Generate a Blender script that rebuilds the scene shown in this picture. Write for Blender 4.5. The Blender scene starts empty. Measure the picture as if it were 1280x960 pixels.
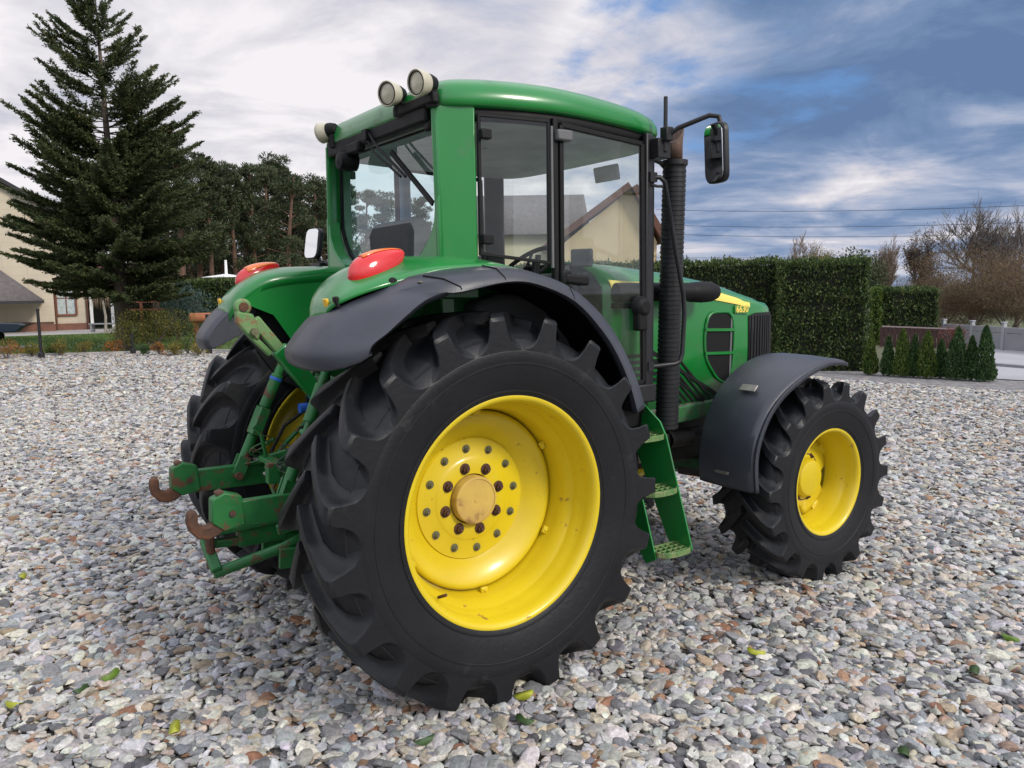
import bpy, bmesh, math, random
import numpy as np
from mathutils import Vector, Matrix
random.seed(7); rng = np.random.default_rng(11)
S = bpy.context.scene; COL = S.collection; PI = math.pi; R = math.radians

# ------------------------------------------------------------------ camera
CAM = Vector((-1.905, -3.832, 1.794)); YAW, PIT, ROL, FPX = .959, -.117, -.014, 992.3
Fv = Vector((math.cos(PIT)*math.cos(YAW), math.cos(PIT)*math.sin(YAW), math.sin(PIT)))
Rv0 = Fv.cross(Vector((0, 0, 1))).normalized(); Uv0 = Rv0.cross(Fv)
Rv = Rv0*math.cos(ROL)+Uv0*math.sin(ROL); Uv = Uv0*math.cos(ROL)-Rv0*math.sin(ROL)
cd = bpy.data.cameras.new('camera'); cam = bpy.data.objects.new('camera', cd); COL.objects.link(cam)
M3 = Matrix((Rv, Uv, -Fv)).transposed(); cam.matrix_world = Matrix.Translation(CAM) @ M3.to_4x4()
cd.sensor_fit = 'HORIZONTAL'; cd.sensor_width = 36; cd.lens = FPX/1280*36; cd.clip_start = .05; cd.clip_end = 3000
S.camera = cam
def at(px, py, D):          # world point seen at a photo pixel, D metres away on the level
    d = Fv+Rv*((px-640)/FPX)-Uv*((py-480)/FPX); h = math.hypot(d.x, d.y); return CAM+d*(D/h)
def gp(px, py):            # where that pixel's ray meets the ground
    d = Fv+Rv*((px-640)/FPX)-Uv*((py-480)/FPX); p = CAM-d*(CAM.z/d.z); return (p.x, p.y)
def azd(px, D):             # ground point under that direction
    p = at(px, 400, D); return Vector((p.x, p.y, 0))

# ------------------------------------------------------------------ sky, sun, exposure
SUN_EL, SUN_AZ = 34, -72    # azimuth measured from +x towards +y
S.view_settings.view_transform = 'Standard'; S.view_settings.look = 'None'
S.view_settings.exposure = .62; S.view_settings.gamma = 1
w = bpy.data.worlds.new('World'); S.world = w; w.use_nodes = True
nt = w.node_tree; nt.nodes.clear()
class N:                    # tiny node helper
    def __init__(s, tree): s.t = tree
    def __call__(s, typ, ins=None, **props):
        n = s.t.nodes.new(typ)
        for k, v in props.items(): setattr(n, k, v)
        for k, v in (ins or {}).items():
            if hasattr(v, 'is_output') or isinstance(v, bpy.types.NodeSocket): s.t.links.new(v, n.inputs[k])
            else: n.inputs[k].default_value = v
        return n
    def math(s, op, a, b=0., c=0., clamp=False):
        n = s('ShaderNodeMath', {0: a, 1: b, 2: c}, operation=op, use_clamp=clamp); return n.outputs[0]
    def mix(s, f, a, b, mode='MIX'):
        n = s('ShaderNodeMix', data_type='RGBA', blend_type=mode)
        for k, v in ((0, f), (6, a), (7, b)):
            if isinstance(v, bpy.types.NodeSocket): s.t.links.new(v, n.inputs[k])
            else: n.inputs[k].default_value = v if k == 0 else (*v, 1)
        return n.outputs[2]
    def ramp(s, f, stops, interp='LINEAR'):
        n = s('ShaderNodeValToRGB', {0: f}); cr = n.color_ramp; cr.interpolation = interp
        while len(cr.elements) < len(stops): cr.elements.new(.5)
        for e, (p, c) in zip(cr.elements, stops):
            e.position = p; e.color = (*c, 1) if not isinstance(c, (int, float)) else (c, c, c, 1)
        return n.outputs[0]
n = N(nt)
sky = n('ShaderNodeTexSky'); sky.sky_type = 'NISHITA'; sky.sun_disc = False
sky.sun_elevation = R(SUN_EL); sky.sun_rotation = R(90-SUN_AZ); sky.dust_density = .6; sky.ozone_density = 2.2
tc = n('ShaderNodeTexCoord'); dirv = tc.outputs['Generated']
sep = n('ShaderNodeSeparateXYZ', {0: dirv}); zz = n.math('MAXIMUM', sep.outputs[2], 0.)
den = n.math('ADD', zz, .14)
cx = n.math('DIVIDE', sep.outputs[0], den); cy = n.math('DIVIDE', sep.outputs[1], den)
cp = n('ShaderNodeCombineXYZ', {0: cx, 1: cy, 2: 0.}).outputs[0]
def dot(v): return n('ShaderNodeVectorMath', {0: dirv, 1: tuple(v.normalized())}, operation='DOT_PRODUCT').outputs['Value']
def blob(px, py, inner, outer):     # 1 inside a cone of sky around a direction, 0 outside
    d = (at(px, py, 10)-CAM); m = n('ShaderNodeMapRange', {0: dot(d), 1: math.cos(R(outer)), 2: math.cos(R(inner))}, interpolation_type='SMOOTHSTEP'); return m.outputs[0]
n1 = n('ShaderNodeTexNoise', {'Vector': cp, 'Scale': 1.7, 'Detail': 10., 'Roughness': .60, 'Distortion': .25}).outputs[0]
n2 = n('ShaderNodeTexNoise', {'Vector': cp, 'Scale': .8, 'Detail': 6., 'Roughness': .5}, noise_dimensions='3D').outputs[0]
cp2 = n('ShaderNodeVectorMath', {0: cp, 1: (3.1, -7.3, 2.)}, operation='ADD').outputs[0]
n3 = n('ShaderNodeTexNoise', {'Vector': cp2, 'Scale': 1.6, 'Detail': 9., 'Roughness': .58, 'Distortion': .4}).outputs[0]
# coverage: full at the left and low down, broken at the upper right
right = n('ShaderNodeMapRange', {0: dot(Rv), 1: -.15, 2: .35}, interpolation_type='SMOOTHSTEP').outputs[0]
gap1 = n.math('MAXIMUM', blob(900, 20, 3, 15), n.math('MULTIPLY', blob(770, 40, 1, 8), .9))
gap2 = n.math('MAXIMUM', n.math('MULTIPLY', blob(10, 60, 1, 12), .55), n.math('MULTIPLY', blob(1010, 75, 1, 6), .8))
gap = n.math('MAXIMUM', gap1, gap2)
cov = n.math('SUBTRACT', n.math('ADD', n.math('ADD', n1, .33), n.math('MULTIPLY', n.math('SUBTRACT', 1., right), .06)), n.math('MULTIPLY', gap, .27))
cov = n('ShaderNodeMapRange', {0: cov, 1: .40, 2: .62}, interpolation_type='SMOOTHSTEP').outputs[0]
low_ = n('ShaderNodeMapRange', {0: zz, 1: .22, 2: .10}, interpolation_type='SMOOTHSTEP').outputs[0]
# cloud tone: bright lavender white to slate blue
darkb = n.math('MAXIMUM', blob(960, 150, 4, 17), n.math('MULTIPLY', blob(1190, 130, 4, 20), 1.))
darkb = n.math('MAXIMUM', darkb, n.math('MULTIPLY', right, .40))
tone = n.math('ADD', n.math('MULTIPLY', n.math('MULTIPLY', darkb, n.math('SUBTRACT', 1., n.math('MULTIPLY', low_, .5))), .80), n.math('MULTIPLY', n.math('SUBTRACT', n3, .5), 1.9))
tone = n.math('SUBTRACT', tone, n.math('MULTIPLY', blob(800, 100, 1, 9), .35))
# streaky layers near the horizon
stv = n('ShaderNodeCombineXYZ', {0: n.math('MULTIPLY', dot(Rv), 1.6), 1: 0., 2: n.math('MULTIPLY', zz, 26.)}).outputs[0]
ns = n('ShaderNodeTexNoise', {'Vector': stv, 'Scale': 1.2, 'Detail': 6., 'Roughness': .55}).outputs[0]
low = n('ShaderNodeMapRange', {0: zz, 1: .22, 2: .05}, interpolation_type='SMOOTHSTEP').outputs[0]
tone = n.math('ADD', tone, n.math('MULTIPLY', n.math('MULTIPLY', n.math('SUBTRACT', ns, .46), low), 1.5))
tone = n.math('ADD', tone, n.math('MULTIPLY', low, -.10))
cc = n.ramp(n.math('ADD', tone, .12, clamp=True), [(0., (.60, .58, .60)), (.22, (.46, .45, .49)), (.5, (.26, .30, .40)), (.75, (.135, .195, .315)), (1., (.085, .14, .255))])
skyb = n.mix(1., sky.outputs[0], (.075, .075, .075), 'MULTIPLY')
skyb = n.mix(.72, skyb, (.085, .21, .47))
vis = n.mix(cov, skyb, cc)
# overcast out of view, overhead and behind the camera, raised to light the scene
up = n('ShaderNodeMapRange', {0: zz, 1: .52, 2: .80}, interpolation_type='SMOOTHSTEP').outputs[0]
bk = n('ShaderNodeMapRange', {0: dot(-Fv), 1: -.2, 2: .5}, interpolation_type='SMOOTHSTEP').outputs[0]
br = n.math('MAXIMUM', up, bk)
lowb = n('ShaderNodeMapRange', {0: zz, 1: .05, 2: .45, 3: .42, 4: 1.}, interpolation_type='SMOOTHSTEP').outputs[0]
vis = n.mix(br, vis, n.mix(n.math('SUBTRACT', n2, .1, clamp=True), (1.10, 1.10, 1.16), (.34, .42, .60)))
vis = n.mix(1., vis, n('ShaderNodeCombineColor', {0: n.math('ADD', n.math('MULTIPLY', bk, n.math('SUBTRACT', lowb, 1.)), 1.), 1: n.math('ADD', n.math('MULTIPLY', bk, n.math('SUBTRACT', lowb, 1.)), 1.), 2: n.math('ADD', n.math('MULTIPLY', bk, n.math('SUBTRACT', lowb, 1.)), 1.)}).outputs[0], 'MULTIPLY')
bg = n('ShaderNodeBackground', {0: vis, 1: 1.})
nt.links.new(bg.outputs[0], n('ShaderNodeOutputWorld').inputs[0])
sl = bpy.data.lights.new('sun', 'SUN'); sl.energy = 1.7; sl.angle = R(12); sl.color = (1, .93, .83)
so = bpy.data.objects.new('sun', sl); COL.objects.link(so)
sd = Vector((math.cos(R(SUN_EL))*math.cos(R(SUN_AZ)), math.cos(R(SUN_EL))*math.sin(R(SUN_AZ)), math.sin(R(SUN_EL))))
so.rotation_euler = sd.to_track_quat('Z', 'Y').to_euler(); so.location = (0, -8, 9)

# ------------------------------------------------------------------ materials
def mat(name, c, rough=.6, metal=0., var=None, vs=4., bump=0., bs=60., dirt=None, ds=3., dth=(.5, .62), coat=0., spec=.5, alpha=None, attr=None, emis=None, streak=None, rv=.12):
    m = bpy.data.materials.new(name); m.use_nodes = True; t = m.node_tree; t.nodes.clear(); q = N(t)
    out = q('ShaderNodeOutputMaterial'); b = q('ShaderNodeBsdfPrincipled', {'Roughness': rough, 'Metallic': metal, 'Specular IOR Level': spec, 'Coat Weight': coat, 'Coat Roughness': .12})
    tc = q('ShaderNodeTexCoord').outputs['Object']; col = None
    if attr:
        a = q('ShaderNodeAttribute', attribute_name='var'); col = q.ramp(a.outputs['Fac'], attr)
    if var:
        nz = q('ShaderNodeTexNoise', {'Vector': tc, 'Scale': vs, 'Detail': 5., 'Roughness': .6}).outputs[0]
        f = q('ShaderNodeMapRange', {0: nz, 1: .3, 2: .7}).outputs[0]
        col = q.mix(f, col if col is not None else c, var) if not attr else q.mix(q.math('MULTIPLY', f, .6), col, var)
    if dirt:
        nz = q('ShaderNodeTexNoise', {'Vector': tc, 'Scale': ds, 'Detail': 8., 'Roughness': .65}).outputs[0]
        f = q('ShaderNodeMapRange', {0: nz, 1: dth[0], 2: dth[1]}, interpolation_type='SMOOTHSTEP').outputs[0]
        col = q.mix(f, col if col is not None else c, dirt)
        t.links.new(q.math('MULTIPLY_ADD', f, .3, rough, clamp=True), b.inputs['Roughness'])
    elif rv:
        nz = q('ShaderNodeTexNoise', {'Vector': tc, 'Scale': 9., 'Detail': 6.}).outputs[0]
        t.links.new(q.math('MULTIPLY_ADD', q.math('SUBTRACT', nz, .5), rv*2, rough, clamp=True), b.inputs['Roughness'])
    if col is not None: t.links.new(col, b.inputs['Base Color'])
    else: b.inputs['Base Color'].default_value = (*c, 1)
    if bump:
        nz = q('ShaderNodeTexNoise', {'Vector': tc, 'Scale': bs, 'Detail': 4.}).outputs[0]
        t.links.new(q('ShaderNodeBump', {'Height': nz, 'Strength': bump, 'Distance': .01}).outputs[0], b.inputs['Normal'])
    if emis: b.inputs['Emission Color'].default_value = (*emis, 1); b.inputs['Emission Strength'].default_value = 1
    t.links.new(b.outputs[0], out.inputs[0]); return m
def leafmat(name, stops, rough=.6, trans=.25):
    m = bpy.data.materials.new(name); m.use_nodes = True; t = m.node_tree; t.nodes.clear(); q = N(t)
    out = q('ShaderNodeOutputMaterial'); a = q('ShaderNodeAttribute', attribute_name='var')
    nz = q('ShaderNodeTexNoise', {'Vector': q('ShaderNodeTexCoord').outputs['Object'], 'Scale': 1.3, 'Detail': 4.}).outputs[0]
    f = q.math('ADD', a.outputs['Fac'], q.math('MULTIPLY', q.math('SUBTRACT', nz, .5), .9), clamp=True)
    col = q.ramp(f, stops)
    b = q('ShaderNodeBsdfPrincipled', {'Base Color': col, 'Roughness': rough, 'Specular IOR Level': .3})
    tr = q('ShaderNodeBsdfTranslucent', {'Color': col}); mx = q('ShaderNodeMixShader', {0: trans, 1: b.outputs[0], 2: tr.outputs[0]})
    t.links.new(mx.outputs[0], out.inputs[0]); return m
def glassmat(name, tint, refl=1.0, dirt=.06):
    m = bpy.data.materials.new(name); m.use_nodes = True; t = m.node_tree; t.nodes.clear(); q = N(t)
    out = q('ShaderNodeOutputMaterial'); tr = q('ShaderNodeBsdfTransparent', {'Color': (*tint, 1)})
    gl = q('ShaderNodeBsdfGlossy', {'Color': (1, 1, 1, 1), 'Roughness': .02})
    fr = q('ShaderNodeFresnel', {'IOR': 1.55}); ge = q('ShaderNodeNewGeometry'); f = q.math('MULTIPLY', fr.outputs[0], refl, clamp=True)
    f = q.math('MULTIPLY', f, q.math('SUBTRACT', 1., ge.outputs['Backfacing']))
    mx = q('ShaderNodeMixShader', {0: f, 1: tr.outputs[0], 2: gl.outputs[0]})
    nz = q('ShaderNodeTexNoise', {'Vector': q('ShaderNodeTexCoord').outputs['Object'], 'Scale': 5., 'Detail': 7., 'Roughness': .7}).outputs[0]
    df = q('ShaderNodeBsdfDiffuse', {'Color': (.5, .52, .5, 1)})
    f2 = q.math('MULTIPLY', q('ShaderNodeMapRange', {0: nz, 1: .35, 2: .75}).outputs[0], dirt*.5)
    mx2 = q('ShaderNodeMixShader', {0: f2, 1: mx.outputs[0], 2: df.outputs[0]})
    t.links.new(mx2.outputs[0], out.inputs[0]); return m
def wallmat(name, c, c2, pitch_x, pitch_z):
    m = bpy.data.materials.new(name); m.use_nodes = True; t = m.node_tree; t.nodes.clear(); q = N(t)
    out = q('ShaderNodeOutputMaterial'); tc = q('ShaderNodeTexCoord').outputs['Object']
    nz = q('ShaderNodeTexNoise', {'Vector': tc, 'Scale': .8, 'Detail': 8., 'Roughness': .7}).outputs[0]
    col = q.mix(q('ShaderNodeMapRange', {0: nz, 1: .3, 2: .7}).outputs[0], c, c2)
    sp = q('ShaderNodeSeparateXYZ', {0: tc})
    ln = q.math('LESS_THAN', q.math('FRACT', q.math('DIVIDE', sp.outputs[2], pitch_z)), .05)
    lx = q.math('LESS_THAN', q.math('FRACT', q.math('DIVIDE', sp.outputs[0], pitch_x)), .03)
    col = q.mix(q.math('MULTIPLY', q.math('MAXIMUM', ln, lx), .35), col, tuple(v*.55 for v in c))
    b = q('ShaderNodeBsdfPrincipled', {'Base Color': col, 'Roughness': .9}); t.links.new(b.outputs[0], out.inputs[0]); return m
GREEN = mat('green_paint', (.006, .165, .026), .28, var=(.010, .20, .036), vs=1.6, coat=.45, dirt=(.035, .13, .045), ds=6, dth=(.53, .76), bump=.02, bs=5)
GREENW = mat('worn_green_paint', (.008, .105, .022), .45, var=(.016, .15, .035), vs=9, dirt=(.10, .048, .022), ds=12, dth=(.53, .64), bump=.15, bs=40)
GREEND = mat('dusty_green_casting', (.012, .10, .025), .6, var=(.03, .13, .04), vs=8, dirt=(.05, .045, .035), ds=7, dth=(.45, .65), bump=.2, bs=30)
PALEG = mat('faded_green_metal', (.16, .24, .10), .55, var=(.10, .26, .08), vs=12, dirt=(.22, .13, .07), ds=14, dth=(.5, .6), bump=.15)
RUST = mat('rusty_steel', (.13, .05, .022), .8, var=(.05, .028, .02), vs=16, bump=.4, bs=70)
YEL = mat('yellow_paint', (.68, .52, .010), .38, var=(.58, .43, .010), vs=2.2, coat=.25, dirt=(.30, .17, .03), ds=15, dth=(.63, .71), bump=.03, bs=8)
YELD = mat('dusty_yellow_cap', (.60, .42, .09), .6, var=(.44, .28, .08), vs=5, dirt=(.24, .13, .05), ds=9, dth=(.56, .7))
TYRE = mat('tyre_rubber', (.006, .0065, .008), .47, var=(.011, .012, .0145), vs=3.5, dirt=(.035, .035, .036), ds=10, dth=(.60, .85), bump=.15, bs=45, spec=.34)
PLAS = mat('grey_black_plastic', (.030, .033, .044), .42, var=(.045, .05, .064), vs=3, bump=.08, bs=90, dirt=(.09, .095, .11), ds=6, dth=(.6, .85))
BLACK = mat('black_metal', (.010, .010, .012), .45, var=(.016, .016, .018), vs=10, spec=.4)
RUBB = mat('black_seal_rubber', (.006, .006, .007), .6, spec=.25)
DARK = mat('oily_dark_metal', (.018, .018, .016), .6, var=(.045, .04, .032), vs=8, bump=.2)
WOODD = mat('dark_fence_wood', (.085, .040, .036), .8, var=(.05, .026, .025), vs=6)
STEEL = mat('bare_steel', (.42, .40, .37), .4, .8, var=(.28, .26, .24), vs=20)
BOLTR = mat('rusty_bolt', (.10, .04, .022), .7, var=(.05, .025, .02), vs=30)
BOLTG = mat('grey_green_bolt', (.19, .19, .12), .5, .3, var=(.12, .11, .06), vs=40)
CREAM = mat('dusty_cream_plastic', (.55, .52, .42), .5, var=(.42, .38, .28), vs=14)
LENSC = mat('clear_lamp_lens', (.42, .38, .28), .18, .25, var=(.58, .55, .44), vs=18)
REDL = mat('red_lens', (.60, .012, .012), .15, coat=.8); ORAL = mat('orange_lens', (.78, .17, .02), .15, coat=.8)
AMB = mat('yellow_reflector', (.75, .45, .03), .25); BLUEP = mat('blue_plastic', (.02, .10, .42), .4)
GLASS = glassmat('cab_glass', (.965, .987, .98), 1.2, .05); GLASSR = glassmat('rear_cab_glass', (.88, .985, 1.0), 1.2, .03)
MIRR = mat('mirror_glass', (.85, .87, .9), .03, 1., rv=0)
LINER = mat('grey_headliner', (.55, .54, .53), .85, var=(.33, .32, .31)); SEATM = mat('dark_seat_cloth', (.03, .033, .036), .85, bump=.2)
INTER = mat('grey_cab_trim', (.13, .135, .14), .6, var=(.10, .10, .105)); BLUEG = mat('blue_grey_trim', (.17, .24, .33), .6)
PIPE = mat('brown_rusted_pipe', (.14, .075, .05), .7, var=(.07, .045, .035), vs=18, bump=.2)
LABEL = mat('badge_yellow', (.80, .62, .12), .4); BADGET = mat('badge_green', (.02, .10, .03), .5)
WORN = mat('worn_tread_metal', (.24, .27, .12), .5, .2, var=(.05, .20, .05), vs=25)
BARK = mat('grey_brown_bark', (.13, .10, .075), .9, var=(.07, .055, .045), vs=6, bump=.6, bs=25)
BARKP = mat('reddish_pine_bark', (.16, .085, .055), .9, var=(.07, .045, .035), vs=3, bump=.5, bs=20)
BARKL = mat('pale_bark', (.36, .33, .29), .8, var=(.2, .17, .14), vs=9)
TWIG = mat('dark_twigs', (.10, .085, .078), .9, var=(.14, .115, .095), vs=3)
TWIGB = mat('light_brown_twigs', (.26, .20, .155), .9, var=(.18, .135, .11), vs=2)
NEED = leafmat('spruce_needles', [(0, (0.0286, 0.0416, 0.0182)), (.5, (0.0715, 0.0975, 0.0364)), (.85, (0.1300, 0.1495, 0.0520)), (1, (0.2600, 0.1560, 0.0650))])
PNEED = leafmat('pine_needles', [(0, (.024, .036, .018)), (.5, (.055, .078, .036)), (1, (.11, .125, .06))])
HLEAF = leafmat('thuja_hedge_leaves', [(0, (0.0189, 0.0378, 0.0121)), (.5, (0.0513, 0.0891, 0.0243)), (.85, (0.0945, 0.1350, 0.0378)), (1, (0.1620, 0.1755, 0.0540))])
TLEAF = leafmat('young_thuja_leaves', [(0, (.03, .065, .012)), (.6, (.085, .145, .025)), (1, (.19, .22, .05))])
TLEAFD = leafmat('dark_thuja_leaves', [(0, (0.0182, 0.0468, 0.0156)), (.6, (0.0468, 0.1040, 0.0325)), (1, (0.1040, 0.1690, 0.0520))])
YLEAF = leafmat('golden_shrub_leaves', [(0, (.05, .065, .015)), (.5, (.17, .15, .03)), (1, (.36, .26, .05))])
OLEAF = leafmat('orange_shrub_leaves', [(0, (.08, .05, .02)), (.5, (.28, .12, .025)), (1, (.45, .19, .04))])
BLEAF = leafmat('brown_dry_leaves', [(0, (0.0675, 0.0486, 0.0378)), (.5, (0.1485, 0.1053, 0.0743)), (1, (0.2565, 0.1823, 0.0878))], .8)
BLEAFL = leafmat('blue_green_needles', [(0, (0.0270, 0.0540, 0.0473)), (1, (0.0945, 0.1485, 0.1350))])
WALLM = wallmat('cream_wall_blocks', (.56, .49, .38), (.48, .42, .33), 1.1, .42)
WALLT = mat('warm_tan_plaster', (.56, .43, .27), .9, var=(.50, .39, .25), vs=.7)
WALLY = mat('pale_cream_plaster', (.60, .55, .38), .9, var=(.52, .47, .33), vs=.6)
ROOFG = mat('grey_shingles', (.10, .088, .092), .9, var=(.16, .14, .14), vs=5, bump=.5, bs=14)
ROOFB = mat('brown_roof_edge', (.09, .035, .022), .7, var=(.12, .05, .03)); ROOFD = mat('dark_roof_board', (.02, .02, .024), .7)
BRICK = mat('red_brown_plinth', (.22, .10, .07), .85, var=(.15, .07, .05), vs=4); WHITEP = mat('white_paint', (.78, .78, .76), .6)
WOODR = mat('red_brown_wood', (.20, .065, .032), .6, var=(.14, .045, .025), vs=6); TERRA = mat('terracotta_clay', (.48, .19, .09), .85, var=(.36, .14, .07), vs=5)
CURT = mat('pale_curtain', (.50, .56, .56), .8, var=(.30, .36, .37), vs=7); CONC = mat('grey_concrete', (.30, .30, .31), .9, var=(.22, .225, .24), vs=1.4)
CONCL = mat('light_concrete', (.36, .36, .38), .9, var=(.29, .29, .31), vs=.7); KERB = mat('kerb_concrete', (.42, .40, .38), .9, var=(.30, .28, .27), vs=5)

# ------------------------------------------------------------------ helpers
def tag(o, label=None, cat=None, group=None, kind=None):
    if label: o['label'] = label
    if cat: o['category'] = cat
    if group: o['group'] = group
    if kind: o['kind'] = kind
    return o
def empty(name, loc=(0, 0, 0), rz=0., label=None, cat=None, group=None):
    o = bpy.data.objects.new(name, None); COL.objects.link(o); o.location = loc; o.rotation_euler = (0, 0, rz); o.empty_display_size = .3
    return tag(o, label, cat, group)
def copy_tree(o, parent=None):
    c = o.copy(); COL.objects.link(c)
    if parent: c.parent = parent
    for ch in [x for x in bpy.data.objects if x.parent == o]: copy_tree(ch, c)
    return c
class MB:
    def __init__(s): s.v = []; s.f = []
    def add(s, vs, fs):
        k = len(s.v); s.v += [tuple(v) for v in vs]; s.f += [tuple(i+k for i in f) for f in fs]; return s
    def box(s, c, size, rot=None):
        c = Vector(c); h = Vector(size)/2; P = []
        for sx in (-1, 1):
            for sy in (-1, 1):
                for sz in (-1, 1):
                    p = Vector((sx*h.x, sy*h.y, sz*h.z)); P.append(c+(rot @ p if rot else p))
        return s.add(P, [(0, 1, 3, 2), (4, 6, 7, 5), (0, 4, 5, 1), (2, 3, 7, 6), (0, 2, 6, 4), (1, 5, 7, 3)])
    def bar(s, a, b, w, h, up=(0, 0, 1)):      # box beam from a to b
        a, b = Vector(a), Vector(b); d = (b-a); L = d.length; d.normalize(); u = Vector(up)
        if abs(d.dot(u)) > .98: u = Vector((0, 1, 0))
        y = u.cross(d).normalized(); z = d.cross(y)
        return s.box((a+b)/2, (L, w, h), Matrix((d, y, z)).transposed())
    def tube(s, path, r, nn=10, caps=True):
        P = [Vector(p) for p in path]; k = len(P); rr = r if isinstance(r, (list, tuple)) else [r]*k; rings = []
        t0 = (P[1]-P[0]).normalized(); u = t0.orthogonal().normalized()
        for i, p in enumerate(P):
            t = (P[min(i+1, k-1)]-P[max(i-1, 0)]).normalized(); u = (u-t*u.dot(t))
            u = u.normalized() if u.length > 1e-6 else t.orthogonal().normalized(); v = t.cross(u)
            rings.append([p+(u*math.cos(2*PI*j/nn)+v*math.sin(2*PI*j/nn))*rr[i] for j in range(nn)])
        vs = [q for g in rings for q in g]
        fs = [(i*nn+j, i*nn+(j+1) % nn, (i+1)*nn+(j+1) % nn, (i+1)*nn+j) for i in range(k-1) for j in range(nn)]
        if caps: fs += [tuple(range(nn))[::-1], tuple((k-1)*nn+j for j in range(nn))]
        return s.add(vs, fs)
    def lathe(s, prof, c=(0, 0, 0), nn=64, axis='y', closed=False):   # prof: (along axis, radius)
        c = Vector(c); vs = []
        for a, r in prof:
            for j in range(nn):
                t = 2*PI*j/nn; C, D = r*math.cos(t), r*math.sin(t)
                vs.append(c+(Vector((C, a, D)) if axis == 'y' else Vector((C, D, a)) if axis == 'z' else Vector((a, C, D))))
        k = len(prof); m = k if closed else k-1
        fs = [(i*nn+j, i*nn+(j+1) % nn, ((i+1) % k)*nn+(j+1) % nn, ((i+1) % k)*nn+j) for i in range(m) for j in range(nn)]
        return s.add(vs, fs)
    def disc(s, a, r, c=(0, 0, 0), nn=64, axis='y'):
        c = Vector(c); return s.add([c+(Vector((r*math.cos(2*PI*j/nn), a, r*math.sin(2*PI*j/nn))) if axis == 'y' else Vector((a, r*math.cos(2*PI*j/nn), r*math.sin(2*PI*j/nn)))) for j in range(nn)], [tuple(range(nn))])
    def prism(s, poly, a, b, axis='y'):        # polygon in the other two axes, extruded a..b
        f = (lambda p, t: (p[0], t, p[1])) if axis == 'y' else (lambda p, t: (t, p[0], p[1])) if axis == 'x' else (lambda p, t: (p[0], p[1], t))
        k = len(poly); vs = [f(p, a) for p in poly]+[f(p, b) for p in poly]
        return s.add(vs, [tuple(range(k))[::-1], tuple(range(k, 2*k))]+[(i, (i+1) % k, k+(i+1) % k, k+i) for i in range(k)])
    def grid(s, rows):
        k, m = len(rows), len(rows[0]); return s.add([p for r in rows for p in r], [(i*m+j, i*m+j+1, (i+1)*m+j+1, (i+1)*m+j) for i in range(k-1) for j in range(m-1)])
    def build(s, name, m, parent=None, ang=35, bev=0., solid=0., sub=0, loc=None, bseg=2):
        me = bpy.data.meshes.new(name); me.from_pydata(s.v, [], s.f)
        bm = bmesh.new(); bm.from_mesh(me); bmesh.ops.recalc_face_normals(bm, faces=bm.faces); bm.to_mesh(me); bm.free()
        for p in me.polygons: p.use_smooth = True
        if not sub: me.set_sharp_from_angle(angle=R(ang))
        o = bpy.data.objects.new(name, me); COL.objects.link(o); me.materials.append(m)
        if parent: o.parent = parent
        if loc is not None: o.location = loc
        if solid: q = o.modifiers.new('thickness', 'SOLIDIFY'); q.thickness = solid; q.offset = 0
        if sub: q = o.modifiers.new('smooth', 'SUBSURF'); q.levels = q.render_levels = sub
        if bev: q = o.modifiers.new('bevel', 'BEVEL'); q.width = bev; q.segments = bseg; q.limit_method = 'ANGLE'; q.angle_limit = R(40); q.harden_normals = False
        return o
def np_mesh(name, V, F, m, var=None, parent=None, smooth=False, loc=None):
    me = bpy.data.meshes.new(name); V = np.asarray(V, np.float32).reshape(-1, 3); F = np.asarray(F, np.int32); k = F.shape[1]
    me.vertices.add(len(V)); me.vertices.foreach_set('co', V.ravel())
    me.loops.add(F.size); me.loops.foreach_set('vertex_index', F.ravel())
    me.polygons.add(len(F)); me.polygons.foreach_set('loop_start', np.arange(0, F.size, k, dtype=np.int32))
    me.polygons.foreach_set('use_smooth', np.full(len(F), smooth))
    if var is not None:
        if np.ndim(var) == 1: a = me.attributes.new('var', 'FLOAT', 'POINT'); a.data.foreach_set('value', np.asarray(var, np.float32))
        else:
            a = me.attributes.new('col', 'FLOAT_COLOR', 'POINT'); a.data.foreach_set('color', np.asarray(var, np.float32).ravel())
    me.update(); me.materials.append(m); o = bpy.data.objects.new(name, me); COL.objects.link(o)
    if parent: o.parent = parent
    if loc is not None: o.location = loc
    return o
def leaves(P, L, W, D=None, spread=1., var=None, tri=False):
    """little leaf faces at points P; D preferred directions"""
    P = np.asarray(P, float); k = len(P); r = rng.normal(size=(k, 3))
    d = r if D is None else np.asarray(D)+r*spread
    d /= np.linalg.norm(d, axis=1, keepdims=True)+1e-9
    s = np.cross(d, rng.normal(size=(k, 3))); s /= np.linalg.norm(s, axis=1, keepdims=True)+1e-9
    L = (np.ones(k)*L*rng.uniform(.6, 1.35, k))[:, None]; W = (np.ones(k)*W*rng.uniform(.6, 1.3, k))[:, None]
    a = P-d*L*.5; b = P+s*W*.5; c = P+d*L*.5; e = P-s*W*.5
    V = np.stack([a, b, c, e], 1).reshape(-1, 3); F = np.arange(4*k).reshape(-1, 4)
    v = rng.uniform(0, 1, k) if var is None else var
    return V, F, np.repeat(v, 4)

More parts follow.
